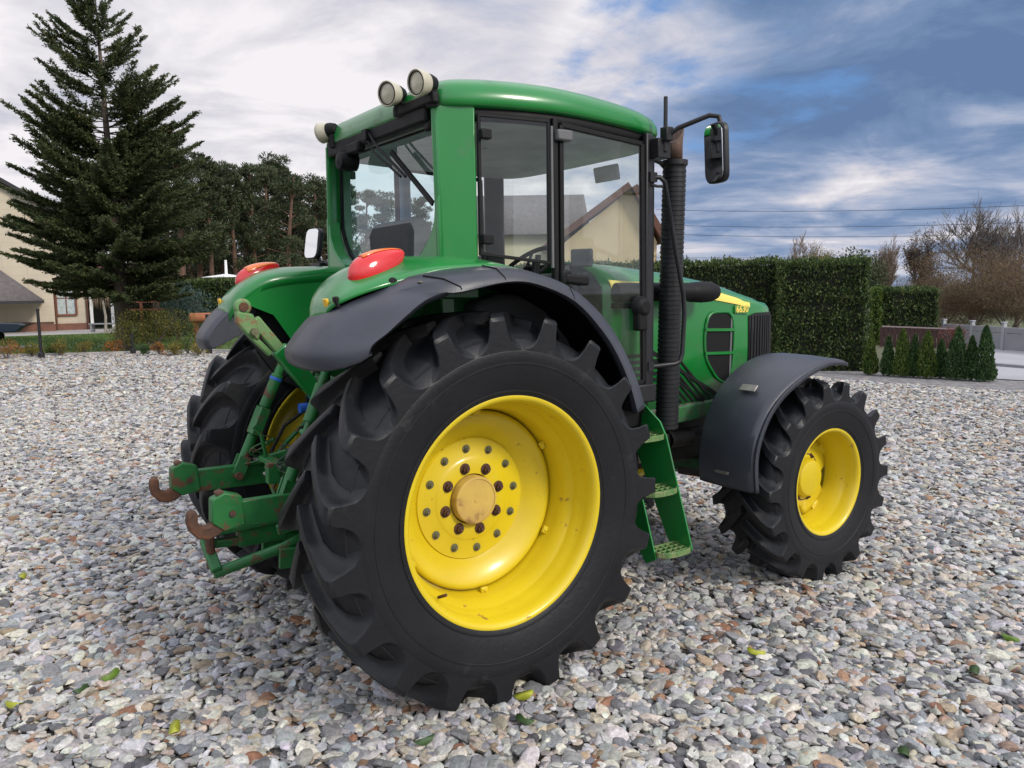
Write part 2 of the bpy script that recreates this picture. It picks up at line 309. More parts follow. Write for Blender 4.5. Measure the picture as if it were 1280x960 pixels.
# ------------------------------------------------------------------ ground
def groundmat():
    m = bpy.data.materials.new('gravel_ground'); m.use_nodes = True; t = m.node_tree; t.nodes.clear(); q = N(t)
    out = q('ShaderNodeOutputMaterial'); tc = q('ShaderNodeTexCoord').outputs['Object']
    v = q('ShaderNodeTexVoronoi', {'Vector': tc, 'Scale': 17.}); 
    col = q.ramp(q('ShaderNodeSeparateColor', {0: v.outputs['Color']}).outputs[0], [(0, (.05, .045, .04)), (.35, (.15, .14, .125)), (.6, (.24, .22, .20)), (.8, (.20, .14, .10)), (1, (.36, .34, .32))])
    edge = q('ShaderNodeMapRange', {0: v.outputs['Distance'], 1: .25, 2: .6}).outputs[0]
    col = q.mix(q.math('MULTIPLY', edge, .7), col, (.05, .045, .04))  # cell edges darkened, shade of the gaps between stones put into the colour
    b = q('ShaderNodeBsdfPrincipled', {'Base Color': col, 'Roughness': .9})
    t.links.new(q('ShaderNodeBump', {'Height': v.outputs['Distance'], 'Strength': .8, 'Distance': .03}).outputs[0], b.inputs['Normal'])
    t.links.new(b.outputs[0], out.inputs[0]); return m
g = MB().add([(-900, -900, -.02), (900, -900, -.02), (900, 900, -.02), (-900, 900, -.02)], [(0, 1, 2, 3)]).build('ground', mat('field_soil', (.10, .11, .05), .95, var=(.07, .09, .035), vs=.3, bump=.3, bs=3)); tag(g, kind='structure')
GPOLY = [(-14, -12), (11.0, -12), (11.4, -2.), gp(1280, 490), gp(1180, 484), gp(1085, 478), gp(1018, 471), gp(960, 463), (11.6, 9.0), (10.5, 13.), (7.5, 18.), (4.6, 22.3), (-.9, 24.9), (-8, 28), (-22, 30), (-26, 8)]
g = MB().add([(x, y, -.012) for x, y in GPOLY], [tuple(range(len(GPOLY)))]).build('gravel_yard', groundmat()); tag(g, kind='structure')
def inpoly(x, y, poly):
    c = np.zeros(len(x), bool); k = len(poly)
    for i in range(k):
        x1, y1 = poly[i]; x2, y2 = poly[(i+1) % k]
        cond = ((y1 > y) != (y2 > y)) & (x < (x2-x1)*(y-y1)/(y2-y1+1e-12)+x1); c ^= cond
    return c
def stonemat():
    m = bpy.data.materials.new('gravel_stones'); m.use_nodes = True; t = m.node_tree; t.nodes.clear(); q = N(t)
    out = q('ShaderNodeOutputMaterial'); a = q('ShaderNodeAttribute', attribute_name='col')
    tc = q('ShaderNodeTexCoord').outputs['Object']
    nz = q('ShaderNodeTexNoise', {'Vector': tc, 'Scale': 55., 'Detail': 5., 'Roughness': .65}).outputs[0]
    f = q('ShaderNodeMapRange', {0: nz, 1: .3, 2: .7, 3: .62, 4: 1.3}).outputs[0]
    col = q.mix(1., a.outputs['Color'], q('ShaderNodeCombineColor', {0: f, 1: f, 2: f}).outputs[0], 'MULTIPLY')
    b = q('ShaderNodeBsdfPrincipled', {'Base Color': col, 'Roughness': .62, 'Specular IOR Level': .4})
    t.links.new(q('ShaderNodeBump', {'Height': nz, 'Strength': .3, 'Distance': .006}).outputs[0], b.inputs['Normal'])
    t.links.new(b.outputs[0], out.inputs[0]); return m
STONE = stonemat()
def ico(sub):
    bm = bmesh.new(); bmesh.ops.create_icosphere(bm, subdivisions=sub, radius=1); bm.verts.ensure_lookup_table()
    V = np.array([v.co[:] for v in bm.verts]); F = np.array([[v.index for v in f.verts] for f in bm.faces]); bm.free(); return V, F
PAL = np.array([.88, .87, .845])*np.array([(.50, .49, .47), (.42, .41, .40), (.33, .33, .34), (.25, .26, .28), (.17, .175, .19), (.10, .10, .11), (.48, .42, .34), (.38, .29, .21), (.30, .18, .11), (.34, .23, .18), (.55, .53, .48), (.45, .40, .34), (.26, .13, .08), (.44, .45, .48)])
PW = np.array([.16, .15, .13, .10, .08, .04, .08, .055, .02, .012, .12, .04, .012, .09]); PW /= PW.sum()
def stones(name, r0, r1, dens, sub, size, wedge, label, protos=14, parent=None):
    V0, F0 = ico(sub); sh = []
    for _ in range(protos):
        nn = rng.normal(size=(11, 3)); nn /= np.linalg.norm(nn, axis=1, keepdims=True); dd = rng.uniform(.60, .95, 11)
        c = np.maximum(V0 @ nn.T, 1e-3); rr = np.minimum((dd/c).min(1), 1.0); sh.append(V0*rr[:, None])
    sh = np.array(sh); a0, a1 = YAW-wedge, YAW+wedge; area = (a1-a0)/2*(r1*r1-r0*r0); k = int(area*dens)
    rad = np.sqrt(rng.uniform(r0*r0, r1*r1, k)); an = rng.uniform(a0, a1, k); x = CAM.x+rad*np.cos(an); y = CAM.y+rad*np.sin(an)
    ok = inpoly(x, y, GPOLY); x, y = x[ok], y[ok]; k = len(x)
    s = size*np.exp(rng.normal(0, .42, k)); s = np.clip(s, size*.4, size*2.1)
    sc = np.stack([s*rng.uniform(.85, 1.35, k), s*rng.uniform(.6, 1.0, k), s*rng.uniform(.26, .50, k)], 1)
    V = sh[rng.integers(0, protos, k)]*sc[:, None, :]
    th = rng.uniform(0, 2*PI, k); ti = rng.normal(0, .26, k); tj = rng.normal(0, .26, k)
    def rot(V, i, j, t):
        c, s_ = np.cos(t)[:, None], np.sin(t)[:, None]; A, B = V[:, :, i].copy(), V[:, :, j].copy(); V[:, :, i] = A*c-B*s_; V[:, :, j] = A*s_+B*c
    rot(V, 0, 2, ti); rot(V, 1, 2, tj); rot(V, 0, 1, th)
    V[:, :, 0] += x[:, None]; V[:, :, 1] += y[:, None]; V[:, :, 2] += (rng.uniform(-.012, .014, k)*size/.03)[:, None]
    m = len(V0); F = (F0[None]+(np.arange(k)*m)[:, None, None]).reshape(-1, 3)
    col = PAL[rng.choice(len(PAL), k, p=PW)]*rng.uniform(.72, 1.25, (k, 1))*rng.uniform(.95, 1.05, (k, 3))
    col = np.concatenate([np.clip(col, 0, .8), np.ones((k, 1))], 1)
    return tag(np_mesh(name, V.reshape(-1, 3), F, STONE, np.repeat(col, m, 0)), label, 'gravel', kind='stuff')
stones('gravel', 1.2, 4.6, 1650, 3, .0255, .80, 'loose grey and beige gravel stones nearest the camera')
stones('gravel', 4.6, 9.5, 1350, 2, .026, .72, 'loose gravel stones around the far side of the tractor')
stones('gravel', 9.5, 16., 900, 1, .030, .66, 'loose gravel in the middle of the yard')
stones('gravel', 16., 32., 300, 1, .042, .64, 'far loose gravel reaching the garden edge')

# ------------------------------------------------------------------ tractor
T = empty('tractor', (0, 0, 0), 0, 'green and yellow farm tractor with black tyres and a glazed cab, parked on the gravel', 'tractor')
sides = ((-1, 'right'), (1, 'left'))

def tyre(RO, RC, sec, bead, beadw, nl, lugw, sp, parent, ph=0.):
    """carcass and chevron lugs, axis along y, outer side towards -y; nose of the V leads forward rolling"""
    k = RO/.865
    t = MB(); pr = []
    half = [(beadw, bead), (beadw+.012, bead+.012), (beadw+.022, bead+.03), (sec*.97, bead+(RC-bead)*.35), (sec*1.01, bead+(RC-bead)*.55), (sec*1.014, RC-.116*k), (sec*1.0, RC-.105*k), (sec*.985, RC-.097*k), (sec*.93, RC-.076*k), (sec*.84, RC-.048*k), (sec*.69, RC-.024*k), (sec*.45, RC-.008*k), (0, RC-.004)]
    prof = [(-a, r) for a, r in half]+[(a, r) for a, r in half[::-1][1:]]
    t.lathe(prof, nn=160)
    # moulded rings on both sidewalls
    for sgn in (-1, 1):
        for rr, th in ((bead+.045, .004), (bead+(RC-bead)*.50, .0025), (bead+(RC-bead)*.82, .003)):
            i = max(j for j in range(len(half)) if half[j][1] <= rr); a = half[i]; b = half[i+1]; f = (rr-a[1])/(b[1]-a[1]+1e-9); yy = a[0]+(b[0]-a[0])*f
            t.lathe([(sgn*(yy-.004), rr-.008), (sgn*(yy+th), rr-.003), (sgn*(yy+th), rr+.003), (sgn*(yy-.004), rr+.008)], nn=120)
    # shoulder scoops: narrow lug tops flaring into the sidewall between U-shaped notches
    # (share of half tread, top radius, floor radius, half width at top, at foot, arc share)
    hp = PI*RO/nl*.93
    st = [(-.045, -.003, RC-.008, .020, .030, -.03), (.0, 0, RC-.006, .024, .040, .0), (.25, .001, RC-.006, .025, .042, .30), (.5, .0, RC-.008*k, .026, .046, .56), (.70, -.001, RC-.022*k, .028, .060, .75), (.85, -.003, RC-.046*k, .030, .082, .86), (.94, -.008*k, RC-.074*k, .032, hp*.82, .91), (1.0, -.016*k, RC-.096*k, .034, hp*.98, .935), (1.022, -.032*k, RC-.106*k, .032, hp, .94)]
    LV = [(0, 1), (.035, .78), (.12, .50), (.28, .26), (.60, .09), (.94, 0.)]
    for sgn in (-1, 1):
        for i in range(nl):
            ph0 = 2*PI*(i+(.5 if sgn > 0 else 0))/nl+ph; rows = []
            for (fy, dro, low, wt, wb, sh) in st:
                y = sgn*sec*fy*.985; c = ph0+sp*sh; ro = RO+dro; wt_, wb_ = wt*lugw/RO, (wb if wb > .07 else wb*lugw)/RO; L = []
                for l, g_ in LV: L.append((c-(wt_+(wb_-wt_)*g_), low+(ro-low)*l))
                L += [(c-wt_+.008, ro), (c+wt_-.008, ro)]+[(2*c-a_, r_) for a_, r_ in L[::-1]]
                rows.append([(r_*math.cos(a_), y, r_*math.sin(a_)) for a_, r_ in L])
            t.grid(rows); m_ = len(rows[0]); t.add(rows[0], [tuple(range(m_))])
            e_ = rows[-1]; h_ = m_//2; t.add(e_, [(j, j+1, m_-2-j, m_-1-j) for j in range(h_-1)])
    return t.build('tyre', TYRE, parent, ang=42)

def bolts(parent, name, m, k, rad, y, r, h, ph=0, washer=True):
    q = MB(); q.lathe([(0, r*1.35), (-.004, r*1.35), (-.004, r), (-h, r), (-h, 0)], nn=6)
    if washer: q.lathe([(0, r*1.6), (-.003, r*1.55), (-.003, 0)], nn=14)
    q.lathe([(-h, r*.55), (-h-.010, r*.5), (-h-.010, 0)], nn=8)
    first = None
    for i in range(k):
        a = 2*PI*i/k+ph; loc = (rad*math.cos(a), y, rad*math.sin(a))
        if first is None: first = q.build(name, m, parent, loc=loc); o = first
        else: o = first.copy(); COL.objects.link(o); o.parent = parent; o.location = loc

def rear_wheel(s):
    W = MB()
    # pressed disc between rim and hub
    W.lathe([(.045, .418), (.030, .412), (.022, .398), (.024, .385), (.040, .35), (.075, .305), (.090, .292), (.094, .286), (.086, .282), (.084, .20), (.080, .192), (.076, .185), (.078, .118), (.12, .116)], nn=96)
    rw = W.build('rear_wheel', YEL, T, ang=50, loc=(0, s*.86, .84))
    if s > 0: rw.rotation_euler = (0, 0, PI)
    rim = MB().lathe([(-.214, .496), (-.226, .508), (-.232, .512), (-.234, .505), (-.228, .493), (-.214, .483), (-.180, .474), (-.150, .472), (-.142, .466), (-.105, .463), (-.092, .458), (-.070, .440), (-.020, .432), (.020, .428), (.045, .420), (.060, .428), (.12, .440), (.17, .466), (.214, .484), (.228, .493), (.234, .505), (.226, .512), (.214, .496), (.17, .480), (.06, .44), (-.06, .452), (-.15, .484)], nn=128, closed=True)
    rim.build('rim', YEL, rw, ang=50)
    tyre(.865, .815, .262, .488, .212, 19, 1.15, .30, rw, ph=.05 if s < 0 else .12)
    MB().lathe([(.10, .112), (.045, .112), (.038, .108), (.036, .100), (.040, .098), (.040, .012), (.037, .010), (.037, 0)], nn=48).build('hub_cap', YELD, rw)
    bolts(rw, 'wheel_bolt', BOLTR, 8, .150, .076, .017, .020, ph=.25)
    bolts(rw, 'disc_bolt', BOLTG, 12, .238, .084, .0125, .013, ph=.10)
    MB().tube([(.455*math.cos(4.0), -.11, .455*math.sin(4.0)), (.43*math.cos(4.0), -.15, .43*math.sin(4.0))], .007, 8).build('valve', BOLTR, rw)
    # six clamp lugs where the disc meets the rim
    for i in range(6):
        a = 2*PI*i/6+.55; L = MB(); rm = Matrix.Rotation(-a, 3, 'Y'); c = Vector((.418*math.cos(a), .008, .418*math.sin(a)))
        L.box(c, (.026, .018, .036), rm); L.lathe([(-.006, .010), (-.016, .009), (-.016, 0)], c=c, nn=6); L.build('rim_clamp', YEL, rw, bev=.005)
    return rw
def front_wheel(s):
    W = MB(); nn = 96; rows = []
    # star-shaped disc: four broad arms with open gaps between
    def ro(a):
        q = abs(math.cos(2*(a-.62))); return .198+.072*min(1, max(0, (q-.30)/.34))**.8
    inner = []; prof = [(-.010, .085), (-.012, .12), (.0, .150)]
    for y, r in prof: rows.append([(r*math.cos(2*PI*j/nn), y, r*math.sin(2*PI*j/nn)) for j in range(nn+1)])
    for f, y in ((.6, .010), (1., .022)):
        rows.append([((.15+(ro(2*PI*j/nn)-.15)*f)*math.cos(2*PI*j/nn), y, (.15+(ro(2*PI*j/nn)-.15)*f)*math.sin(2*PI*j/nn)) for j in range(nn+1)])
    W.grid(rows); fw = W.build('front_wheel', YEL, T, ang=60, loc=(2.404, s*.87, .605), solid=.009)
    fw.rotation_euler = (0, 0, 0 if s < 0 else PI)
    MB().lathe([(-.168, .318), (-.182, .328), (-.188, .332), (-.190, .325), (-.182, .313), (-.166, .304), (-.12, .297), (-.10, .292), (-.07, .274), (-.01, .268), (.02, .262), (.03, .272), (.10, .288), (.166, .306), (.186, .316), (.190, .326), (.182, .332), (.168, .318), (.09, .300), (.0, .282), (-.08, .300)], nn=112, closed=True).build('rim', YEL, fw, ang=50)
    tyre(.622, .578, .212, .308, .170, 18, .95, .34, fw, ph=.02)
    MB().lathe([(.06, .130), (-.01, .128), (-.045, .118), (-.058, .108), (-.064, .092), (-.066, 0)], nn=48).build('hub_cap', YEL, fw, ang=25)
    MB().lathe([(.20, .12), (.02, .135), (.0, .150), (-.008, .150), (-.008, .12)], nn=40).build('hub_flange', RUST, fw)
    bolts(fw, 'wheel_bolt', BOLTR, 8, .139, -.006, .0125, .012, ph=.3)
    for i in range(4):
        a = .62+PI/2*i; c = (.262*math.cos(a), .015, .262*math.sin(a)); MB().box(c, (.04, .02, .07), Matrix.Rotation(-a, 3, 'Y')).build('rim_clamp', YEL, fw, bev=.005)
    return fw
for s, _ in sides: rear_wheel(s); front_wheel(s)

# --- running gear
a = MB(); a.box((.02, 0, .84), (.36, .50, .52)); a.box((.75, 0, .86), (1.2, .42, .46)); a.box((-.22, 0, .95), (.16, .42, .42)); a.build('transmission', GREEND, T, bev=.03)
for s, _ in sides:
    a = MB(); a.lathe([(s*.22, .17), (s*.30, .15), (s*.52, .115), (s*.66, .12), (s*.74, .15), (s*.78, .15)], c=(0, 0, .84), nn=32); a.build('axle_housing', GREEND, T)
a = MB(); a.box((1.85, 0, .82), (1.3, .50, .34)); a.box((1.75, 0, 1.12), (1.3, .46, .36)); a.box((2.55, 0, .85), (.42, .42, .30)); a.build('engine', DARK, T, bev=.03)
a = MB(); a.tube([(1.5, -.30, 1.0), (1.7, -.34, .97), (2.1, -.34, .99)], .022); a.tube([(1.45, -.29, .88), (2.1, -.31, .86)], .03); a.box((1.62, -.30, .80), (.28, .10, .16)); a.lathe([(1.75, .055), (1.95, .055)], c=(0, -.33, .84), nn=20, axis='x'); a.build('engine_pipes', DARK, T, bev=.008)
for s, _ in sides: MB().bar((1.15, s*.42, .98), (2.15, s*.40, 1.03), .05, .10).build('side_rail', GREEND, T, bev=.008)
a = MB(); a.bar((2.30, -.66, .60), (2.30, .66, .60), .20, .17); a.box((2.30, -.66, .605), (.22, .14, .30)); a.box((2.30, .66, .605), (.22, .14, .30)); a.box((2.3, 0, .72), (.30, .40, .20)); a.build('front_axle', GREEND, T, bev=.03)
for s, _ in sides: MB().tube([(1.95, s*.25, .60), (2.05, s*.62, .60)], .025).build('steering_rod', DARK, T)
a = MB(); a.box((2.72, 0, .86), (.32, .50, .32)); a.build('front_ballast', GREEND, T, bev=.03)
a = MB(); a.prism([(.55, .52), (1.18, .52), (1.18, 1.0), (.55, 1.0)], .30, .70); a.build('fuel_tank', PLAS, T, bev=.04)
a = MB(); a.box((.78, -.48, .80), (.40, .30, .30)); a.build('battery_box', PLAS, T, bev=.03)

# --- hood
def hood_sec(x, w, zt, zs, zb):
    L = [(w, zb), (w+.004, (zb+zs)/2), (w, zs-.02), (w-.008, zs+.012), (w-.035, zs+.04), (w*.80, (zs*.45+zt*.55)), (w*.5, zt-.018), (w*.2, zt), (0, zt)]
    return [(x, -a, z) for a, z in L]+[(x, a, z) for a, z in L[::-1][1:]]
HS = [(1.14, .40, 1.955, 1.80, 1.02), (1.5, .402, 1.935, 1.785, 1.02), (1.9, .402, 1.895, 1.755, 1.04), (2.2, .400, 1.850, 1.715, 1.10), (2.42, .398, 1.805, 1.680, 1.14), (2.58, .385, 1.762, 1.655, 1.15), (2.70, .355, 1.715, 1.640, 1.15), (2.77, .30, 1.672, 1.632, 1.16)]
a = MB(); a.grid([hood_sec(*h) for h in HS]); hood = a.build('hood', GREEN, T, ang=60, solid=.012)
MB().prism([(y, z) for _, y, z in hood_sec(*HS[-1])], 2.765, 2.778, 'x').build('hood_nose', GREEN, hood)
# black grille wrapped round the front corner
def gsec(x, w, zt): return [(x, -w, 1.17), (x, -w, 1.4), (x, -w, zt)]
a = MB()
outl = [(2.425, .4035), (2.50, .4015), (2.58, .392), (2.66, .372), (2.72, .350), (2.765, .315), (2.785, .27), (2.79, .0)]
full = [(x, -y) for x, y in outl]+[(x, y) for x, y in outl[::-1][1:]]
a.grid([[(x+(0 if abs(y) < .36 else 0), y*1.012, z) for x, y in full] for z in (1.17, 1.32, 1.48)]+[[(x+.0, y*1.012, 1.605+(.02 if x > 2.46 else 0)) for x, y in full]])
gr = a.build('front_grille', RUBB, hood, ang=60, solid=.006)
for i in range(9):
    x = 2.455+i*.034; y = np.interp(x, [p[0] for p in outl], [p[1] for p in outl])
    for s in (-1, 1): MB().bar((x, s*(y*1.012+.004), 1.18), (x, s*(y*1.012+.004), 1.605), .010, .012, up=(1, 0, 0)).build('grille_rib', BLACK, gr)
# side vents, bars, lower louvres, stripe and model number
def rrect(poly, r=.03, k=4):
    out = []; m = len(poly)
    for i in range(m):
        p, c, q = Vector(poly[i-1]), Vector(poly[i]), Vector(poly[(i+1) % m]); d1 = (p-c).normalized(); d2 = (q-c).normalized(); rr = min(r, (p-c).length*.45, (q-c).length*.45)
        A, B = c+d1*rr, c+d2*rr
        for j in range(k+1): t = j/k; out.append(tuple(A*(1-t)**2+c*2*t*(1-t)+B*t*t))
    return out
for s, _ in sides:
    vp = rrect([(2.02, 1.640), (2.245, 1.640), (2.275, 1.50), (2.265, 1.30), (2.225, 1.165), (2.12, 1.20), (2.005, 1.335), (1.985, 1.47)], .07)
    vent = MB().prism(vp, s*.398, s*.4150).build('side_vent', RUBB, hood)
    MB().tube([(x, s*.415, z) for x, z in vp]+[(vp[0][0], s*.415, vp[0][1])], .010, 8).build('vent_frame', GREEN, vent)
    for z in (1.525, 1.375): MB().bar((1.99, s*.419, z+.006), (2.27, s*.419, z-.004), .016, .018).build('vent_bar', GREEN, vent)
    MB().bar((2.235, s*.417, 1.21), (2.245, s*.417, 1.60), .004, .016, up=(1, 0, 0)).build('vent_strip', INTER, vent)
    lv = MB()
    for i in range(8):
        z0 = 1.40-i*.050+.03; xs = 1.68; xe = xs+(z0-1.085)/.92
        if z0 > 1.12: lv.bar((xs, s*.4165, z0), (xe, s*.4165, 1.085), .006, .0125)
    for i in range(8):
        z0 = 1.40-i*.038; lv.bar((1.22, s*.4165, z0), (1.64, s*.4165, z0), .006, .018)
    lv.bar((1.50, s*.4168, 1.43), (2.16, s*.4168, 1.085), .006, .020); lv.bar((1.50, s*.4168, 1.39), (1.99, s*.4168, 1.075), .004, .012)
    lv.build('louvre', RUBB, hood)
    MB().bar((1.45, s*.412, 1.055), (2.15, s*.410, 1.075), .012, .014).build('lower_trim', STEEL, hood)
    # yellow band tapering forward along the shoulder
    rows = []
    for x, h in ((1.20, .062), (1.6, .060), (1.9, .056), (2.15, .050), (2.32, .034), (2.44, .012)):
        w_ = np.interp(x, [q[0] for q in HS], [q[1] for q in HS]); zs = np.interp(x, [q[0] for q in HS], [q[3] for q in HS])
        rows.append([(x, s*(w_+.012), zs-.014), (x, s*(w_+.007), zs+.017), (x, s*(w_-.014), zs+h*.62+.012)])
    MB().grid(rows).build('hood_stripe', LABEL, hood, ang=80)
bd = MB().prism(rrect([(2.275, 1.628), (2.415, 1.622), (2.415, 1.672), (2.275, 1.680)], .012), -.418, -.407).build('model_badge', mat('badge_ground', (.10, .28, .07), .4), hood)
cu = bpy.data.curves.new('model_number', 'FONT'); cu.body = '6630'; cu.size = .062; cu.extrude = .0015; cu.offset = .0014; cu.align_x = 'CENTER'; cu.align_y = 'CENTER'; cu.space_character = .98
tx = bpy.data.objects.new('model_number', cu); COL.objects.link(tx); tx.location = (2.345, -.4150, 1.652); tx.rotation_euler = (PI/2, 0, 0); bpy.context.view_layer.update()
dg = bpy.context.evaluated_depsgraph_get(); me = bpy.data.meshes.new_from_object(tx.evaluated_get(dg)); bpy.data.objects.remove(tx)
tx = bpy.data.objects.new('model_number', me); COL.objects.link(tx); me.materials.append(LABEL); tx.parent = bd; tx.location = (2.345, -.4200, 1.652); tx.rotation_euler = (PI/2, 0, R(0))

# --- black air tube and exhaust
a = MB(); a.tube([(1.18, -.47, 1.775), (1.40, -.52, 1.775), (1.62, -.55, 1.773), (1.70, -.55, 1.772)], .055, 20); a.build('air_tube', RUBB, T)
a = MB(); a.lathe([(1.66, .0), (1.66, .045), (1.70, .058), (1.80, .064), (1.88, .060), (1.925, .045), (1.94, .02), (1.94, 0)], c=(0, -.55, 1.770), nn=28, axis='x'); a.build('tube_end', RUBB, T)
ST = MB(); prof = []; z = 1.0
while z < 2.455:
    prof += [(z, .0655), (z+.016, .0655), (z+.018, .062), (z+.024, .062)]; z += .026
ST.lathe([(1.0, .0)]+prof+[(2.468, .066), (2.472, .073), (2.498, .073), (2.498, .045)], c=(1.445, -.66, 0), nn=36, axis='z'); 
for i_, v_ in enumerate(ST.v): ST.v[i_] = (v_[0]-(2.50-v_[2])*.03, v_[1], v_[2])
stk = ST.build('exhaust_stack', BLACK, T, ang=50)
a = MB(); nn = 24; bot = [(1.445+.041*math.cos(2*PI*j/nn), -.66+.041*math.sin(2*PI*j/nn), 2.50) for j in range(nn)]
top = [(1.455+.041*math.cos(2*PI*j/nn), -.66+.041*math.sin(2*PI*j/nn), 2.64+.045*math.cos(2*PI*j/nn)) for j in range(nn)]
mid = [(1.445+.041*math.cos(2*PI*j/nn), -.66+.041*math.sin(2*PI*j/nn), 2.59) for j in range(nn)]
a.grid([bot+[bot[0]], mid+[mid[0]], top+[top[0]]]); a.build('exhaust_pipe', PIPE, stk, solid=.004)
MB().tube([(1.445, -.595, 2.46), (1.33, -.66, 2.48), (1.20, -.70, 2.49)], .012).build('stack_bracket', BLACK, stk)
rail = [(1.155, -.76, 2.375), (1.20, -.79, 2.375), (1.225, -.80, 2.35), (1.262, -.80, 2.20), (1.315, -.80, 1.98), (1.375, -.80, 1.76), (1.385, -.80, 1.66), (1.372, -.80, 1.44), (1.355, -.80, 1.395), (1.32, -.79, 1.382), (1.15, -.765, 1.375)]
a = MB(); a.tube(rail, .0125, 12); a.box((1.16, -.765, 2.375), (.05, .04, .05)); a.box((1.155, -.76, 1.378), (.04, .04, .05)); a.tube([(1.235, -.80, 2.33), (1.19, -.78, 2.33), (1.16, -.76, 2.34)], .008); a.build('grab_rail', BLACK, T)

# --- fenders
FS = [(-.672, 1.715, 1.71, 1.705), (-.660, 1.748, 1.758, 1.75), (-.628, 1.772, 1.802, 1.795), (-.562, 1.800, 1.866, 1.855), (-.48, 1.824, 1.912, 1.895), (-.36, 1.852, 1.940, 1.915), (-.20, 1.890, 1.948, 1.930), (-.02, 1.902, 1.945, 1.935), (.14, 1.895, 1.925, 1.925), (.36, 1.845, 1.862, 1.862), (.54, 1.752, 1.765, 1.765), (.69, 1.605, 1.615, 1.615), (.80, 1.47, 1.478, 1.478), (.90, 1.32, 1.326, 1.326)]
def spline(rows, k=3):
    rows = [[Vector(p) for p in r] for r in rows]; out = []; m = len(rows)
    for i in range(m-1):
        R0, R1, R2, R3 = rows[max(i-1, 0)], rows[i], rows[i+1], rows[min(i+2, m-1)]
        for j in range(k):
            t = j/k; out.append([.5*((2*b)+(c-a)*t+(2*a-5*b+4*c-d)*t*t+(3*b-a-3*c+d)*t**3) for a, b, c, d in zip(R0, R1, R2, R3)])
    return out+[rows[-1]]
for s, sn in sides:
    a = MB(); rows = []
    for i, (x, zs, zc, zi) in enumerate(FS):
        sq = 1. if i > 3 else (.42, .62, .82, .95)[i]; yo = .70+.205*sq; yi = .70-.20*sq
        lat = [(yi-.004, zi-.07), (yi, zi-.025), (yi+.02, zi-.004), (.60 if i > 1 else .66, zi*.5+zc*.5+.004), (.70, zc), (.78 if i > 1 else .74, zc*.72+zs*.28+.006), (yo-.045, zs*.75+zc*.25+.004), (yo-.006, zs+.003), (yo, zs-.012)]
        if i > 9: lat = [(yi, zi-.05)]+lat[1:]
        rows.append([(x, s*y, z) for y, z in lat])
    rows.insert(0, [(-.664, y*.0+s*.70+(p[1]-s*.70)*.9, 1.66) for p in rows[0] for y in (0,)])
    a.grid(spline(rows)); fd = a.build('fender', GREEN, T, ang=70, solid=.008)
    # inner side panel, green
    pn = [(-.625, 1.75), (-.50, 1.845), (-.34, 1.895), (-.10, 1.915), (.14, 1.905), (.36, 1.84), (.54, 1.74), (.69, 1.59), (.88, 1.32), (.60, 1.20), (-.10, 1.20), (-.17, 1.27), (-.30, 1.44), (-.46, 1.68)]
    MB().prism(pn, s*.496, s*.504).build('inner_panel', GREEN, fd)
    # black flare
    K = [((-.895, 1.50), (-.885, 1.505)), ((-.905, 1.56), (-.865, 1.522)), ((-.872, 1.645), (-.80, 1.548)), ((-.80, 1.702), (-.72, 1.585)), ((-.585, 1.790), (-.460, 1.720)), ((-.47, 1.828), (-.36, 1.775)), ((-.36, 1.856), (-.215, 1.795)), ((-.05, 1.899), (.0, 1.832)), ((.15, 1.890), (.16, 1.822)), ((.36, 1.840), (.37, 1.745)), ((.56, 1.740), (.535, 1.605)), ((.70, 1.595), (.64, 1.47)), ((.845, 1.37), (.715, 1.325)), ((.91, 1.22), (.76, 1.20))]
    rows = []
    CY = [.60, .70, .80, .88, .95, 1.01, 1.05, 1.075, 1.06]
    LOB = [([-.735, -.745, -.745, -.735, -.715, -.680, -.645, -.62, -.61], [1.525, 1.52, 1.515, 1.515, 1.52, 1.53, 1.545, 1.56, 1.57]),
           ([-.768, -.778, -.778, -.768, -.742, -.702, -.657, -.632, -.62], [1.507, 1.50, 1.496, 1.496, 1.50, 1.512, 1.532, 1.552, 1.56]),
           ([-.785, -.792, -.792, -.78, -.752, -.708, -.655, -.615, -.60], [1.56, 1.56, 1.56, 1.56, 1.56, 1.562, 1.57, 1.58, 1.58]),
           ([-.745, -.752, -.755, -.745, -.715, -.668, -.60, -.55, -.54], [1.62, 1.622, 1.624, 1.622, 1.617, 1.612, 1.607, 1.605, 1.60]),
           ([-.690, -.695, -.70, -.692, -.660, -.605, -.53, -.475, -.46], [1.680, 1.685, 1.69, 1.688, 1.680, 1.668, 1.655, 1.648, 1.64]),
           ([-.625, -.625, -.63, -.62, -.585, -.525, -.45, -.39, -.375], [1.725, 1.735, 1.742, 1.744, 1.738, 1.722, 1.702, 1.692, 1.68]),
           ([-.53, -.53, -.53, -.525, -.49, -.43, -.355, -.300, -.285], [1.745, 1.762, 1.772, 1.786, 1.784, 1.768, 1.746, 1.734, 1.72])]
    for ri_, wz_ in enumerate((0, .1, .35, .75, 1.05, 1.35, 1.15)):
        lz_ = LOB[ri_][1]
        for c_, az_ in ((5, .012), (6, .030), (7, .048), (8, .048)): lz_[c_] += az_*wz_
    for lx_, lz_ in LOB: rows.append([(x, s*y, z) for x, y, z in zip(lx_, CY, lz_)])
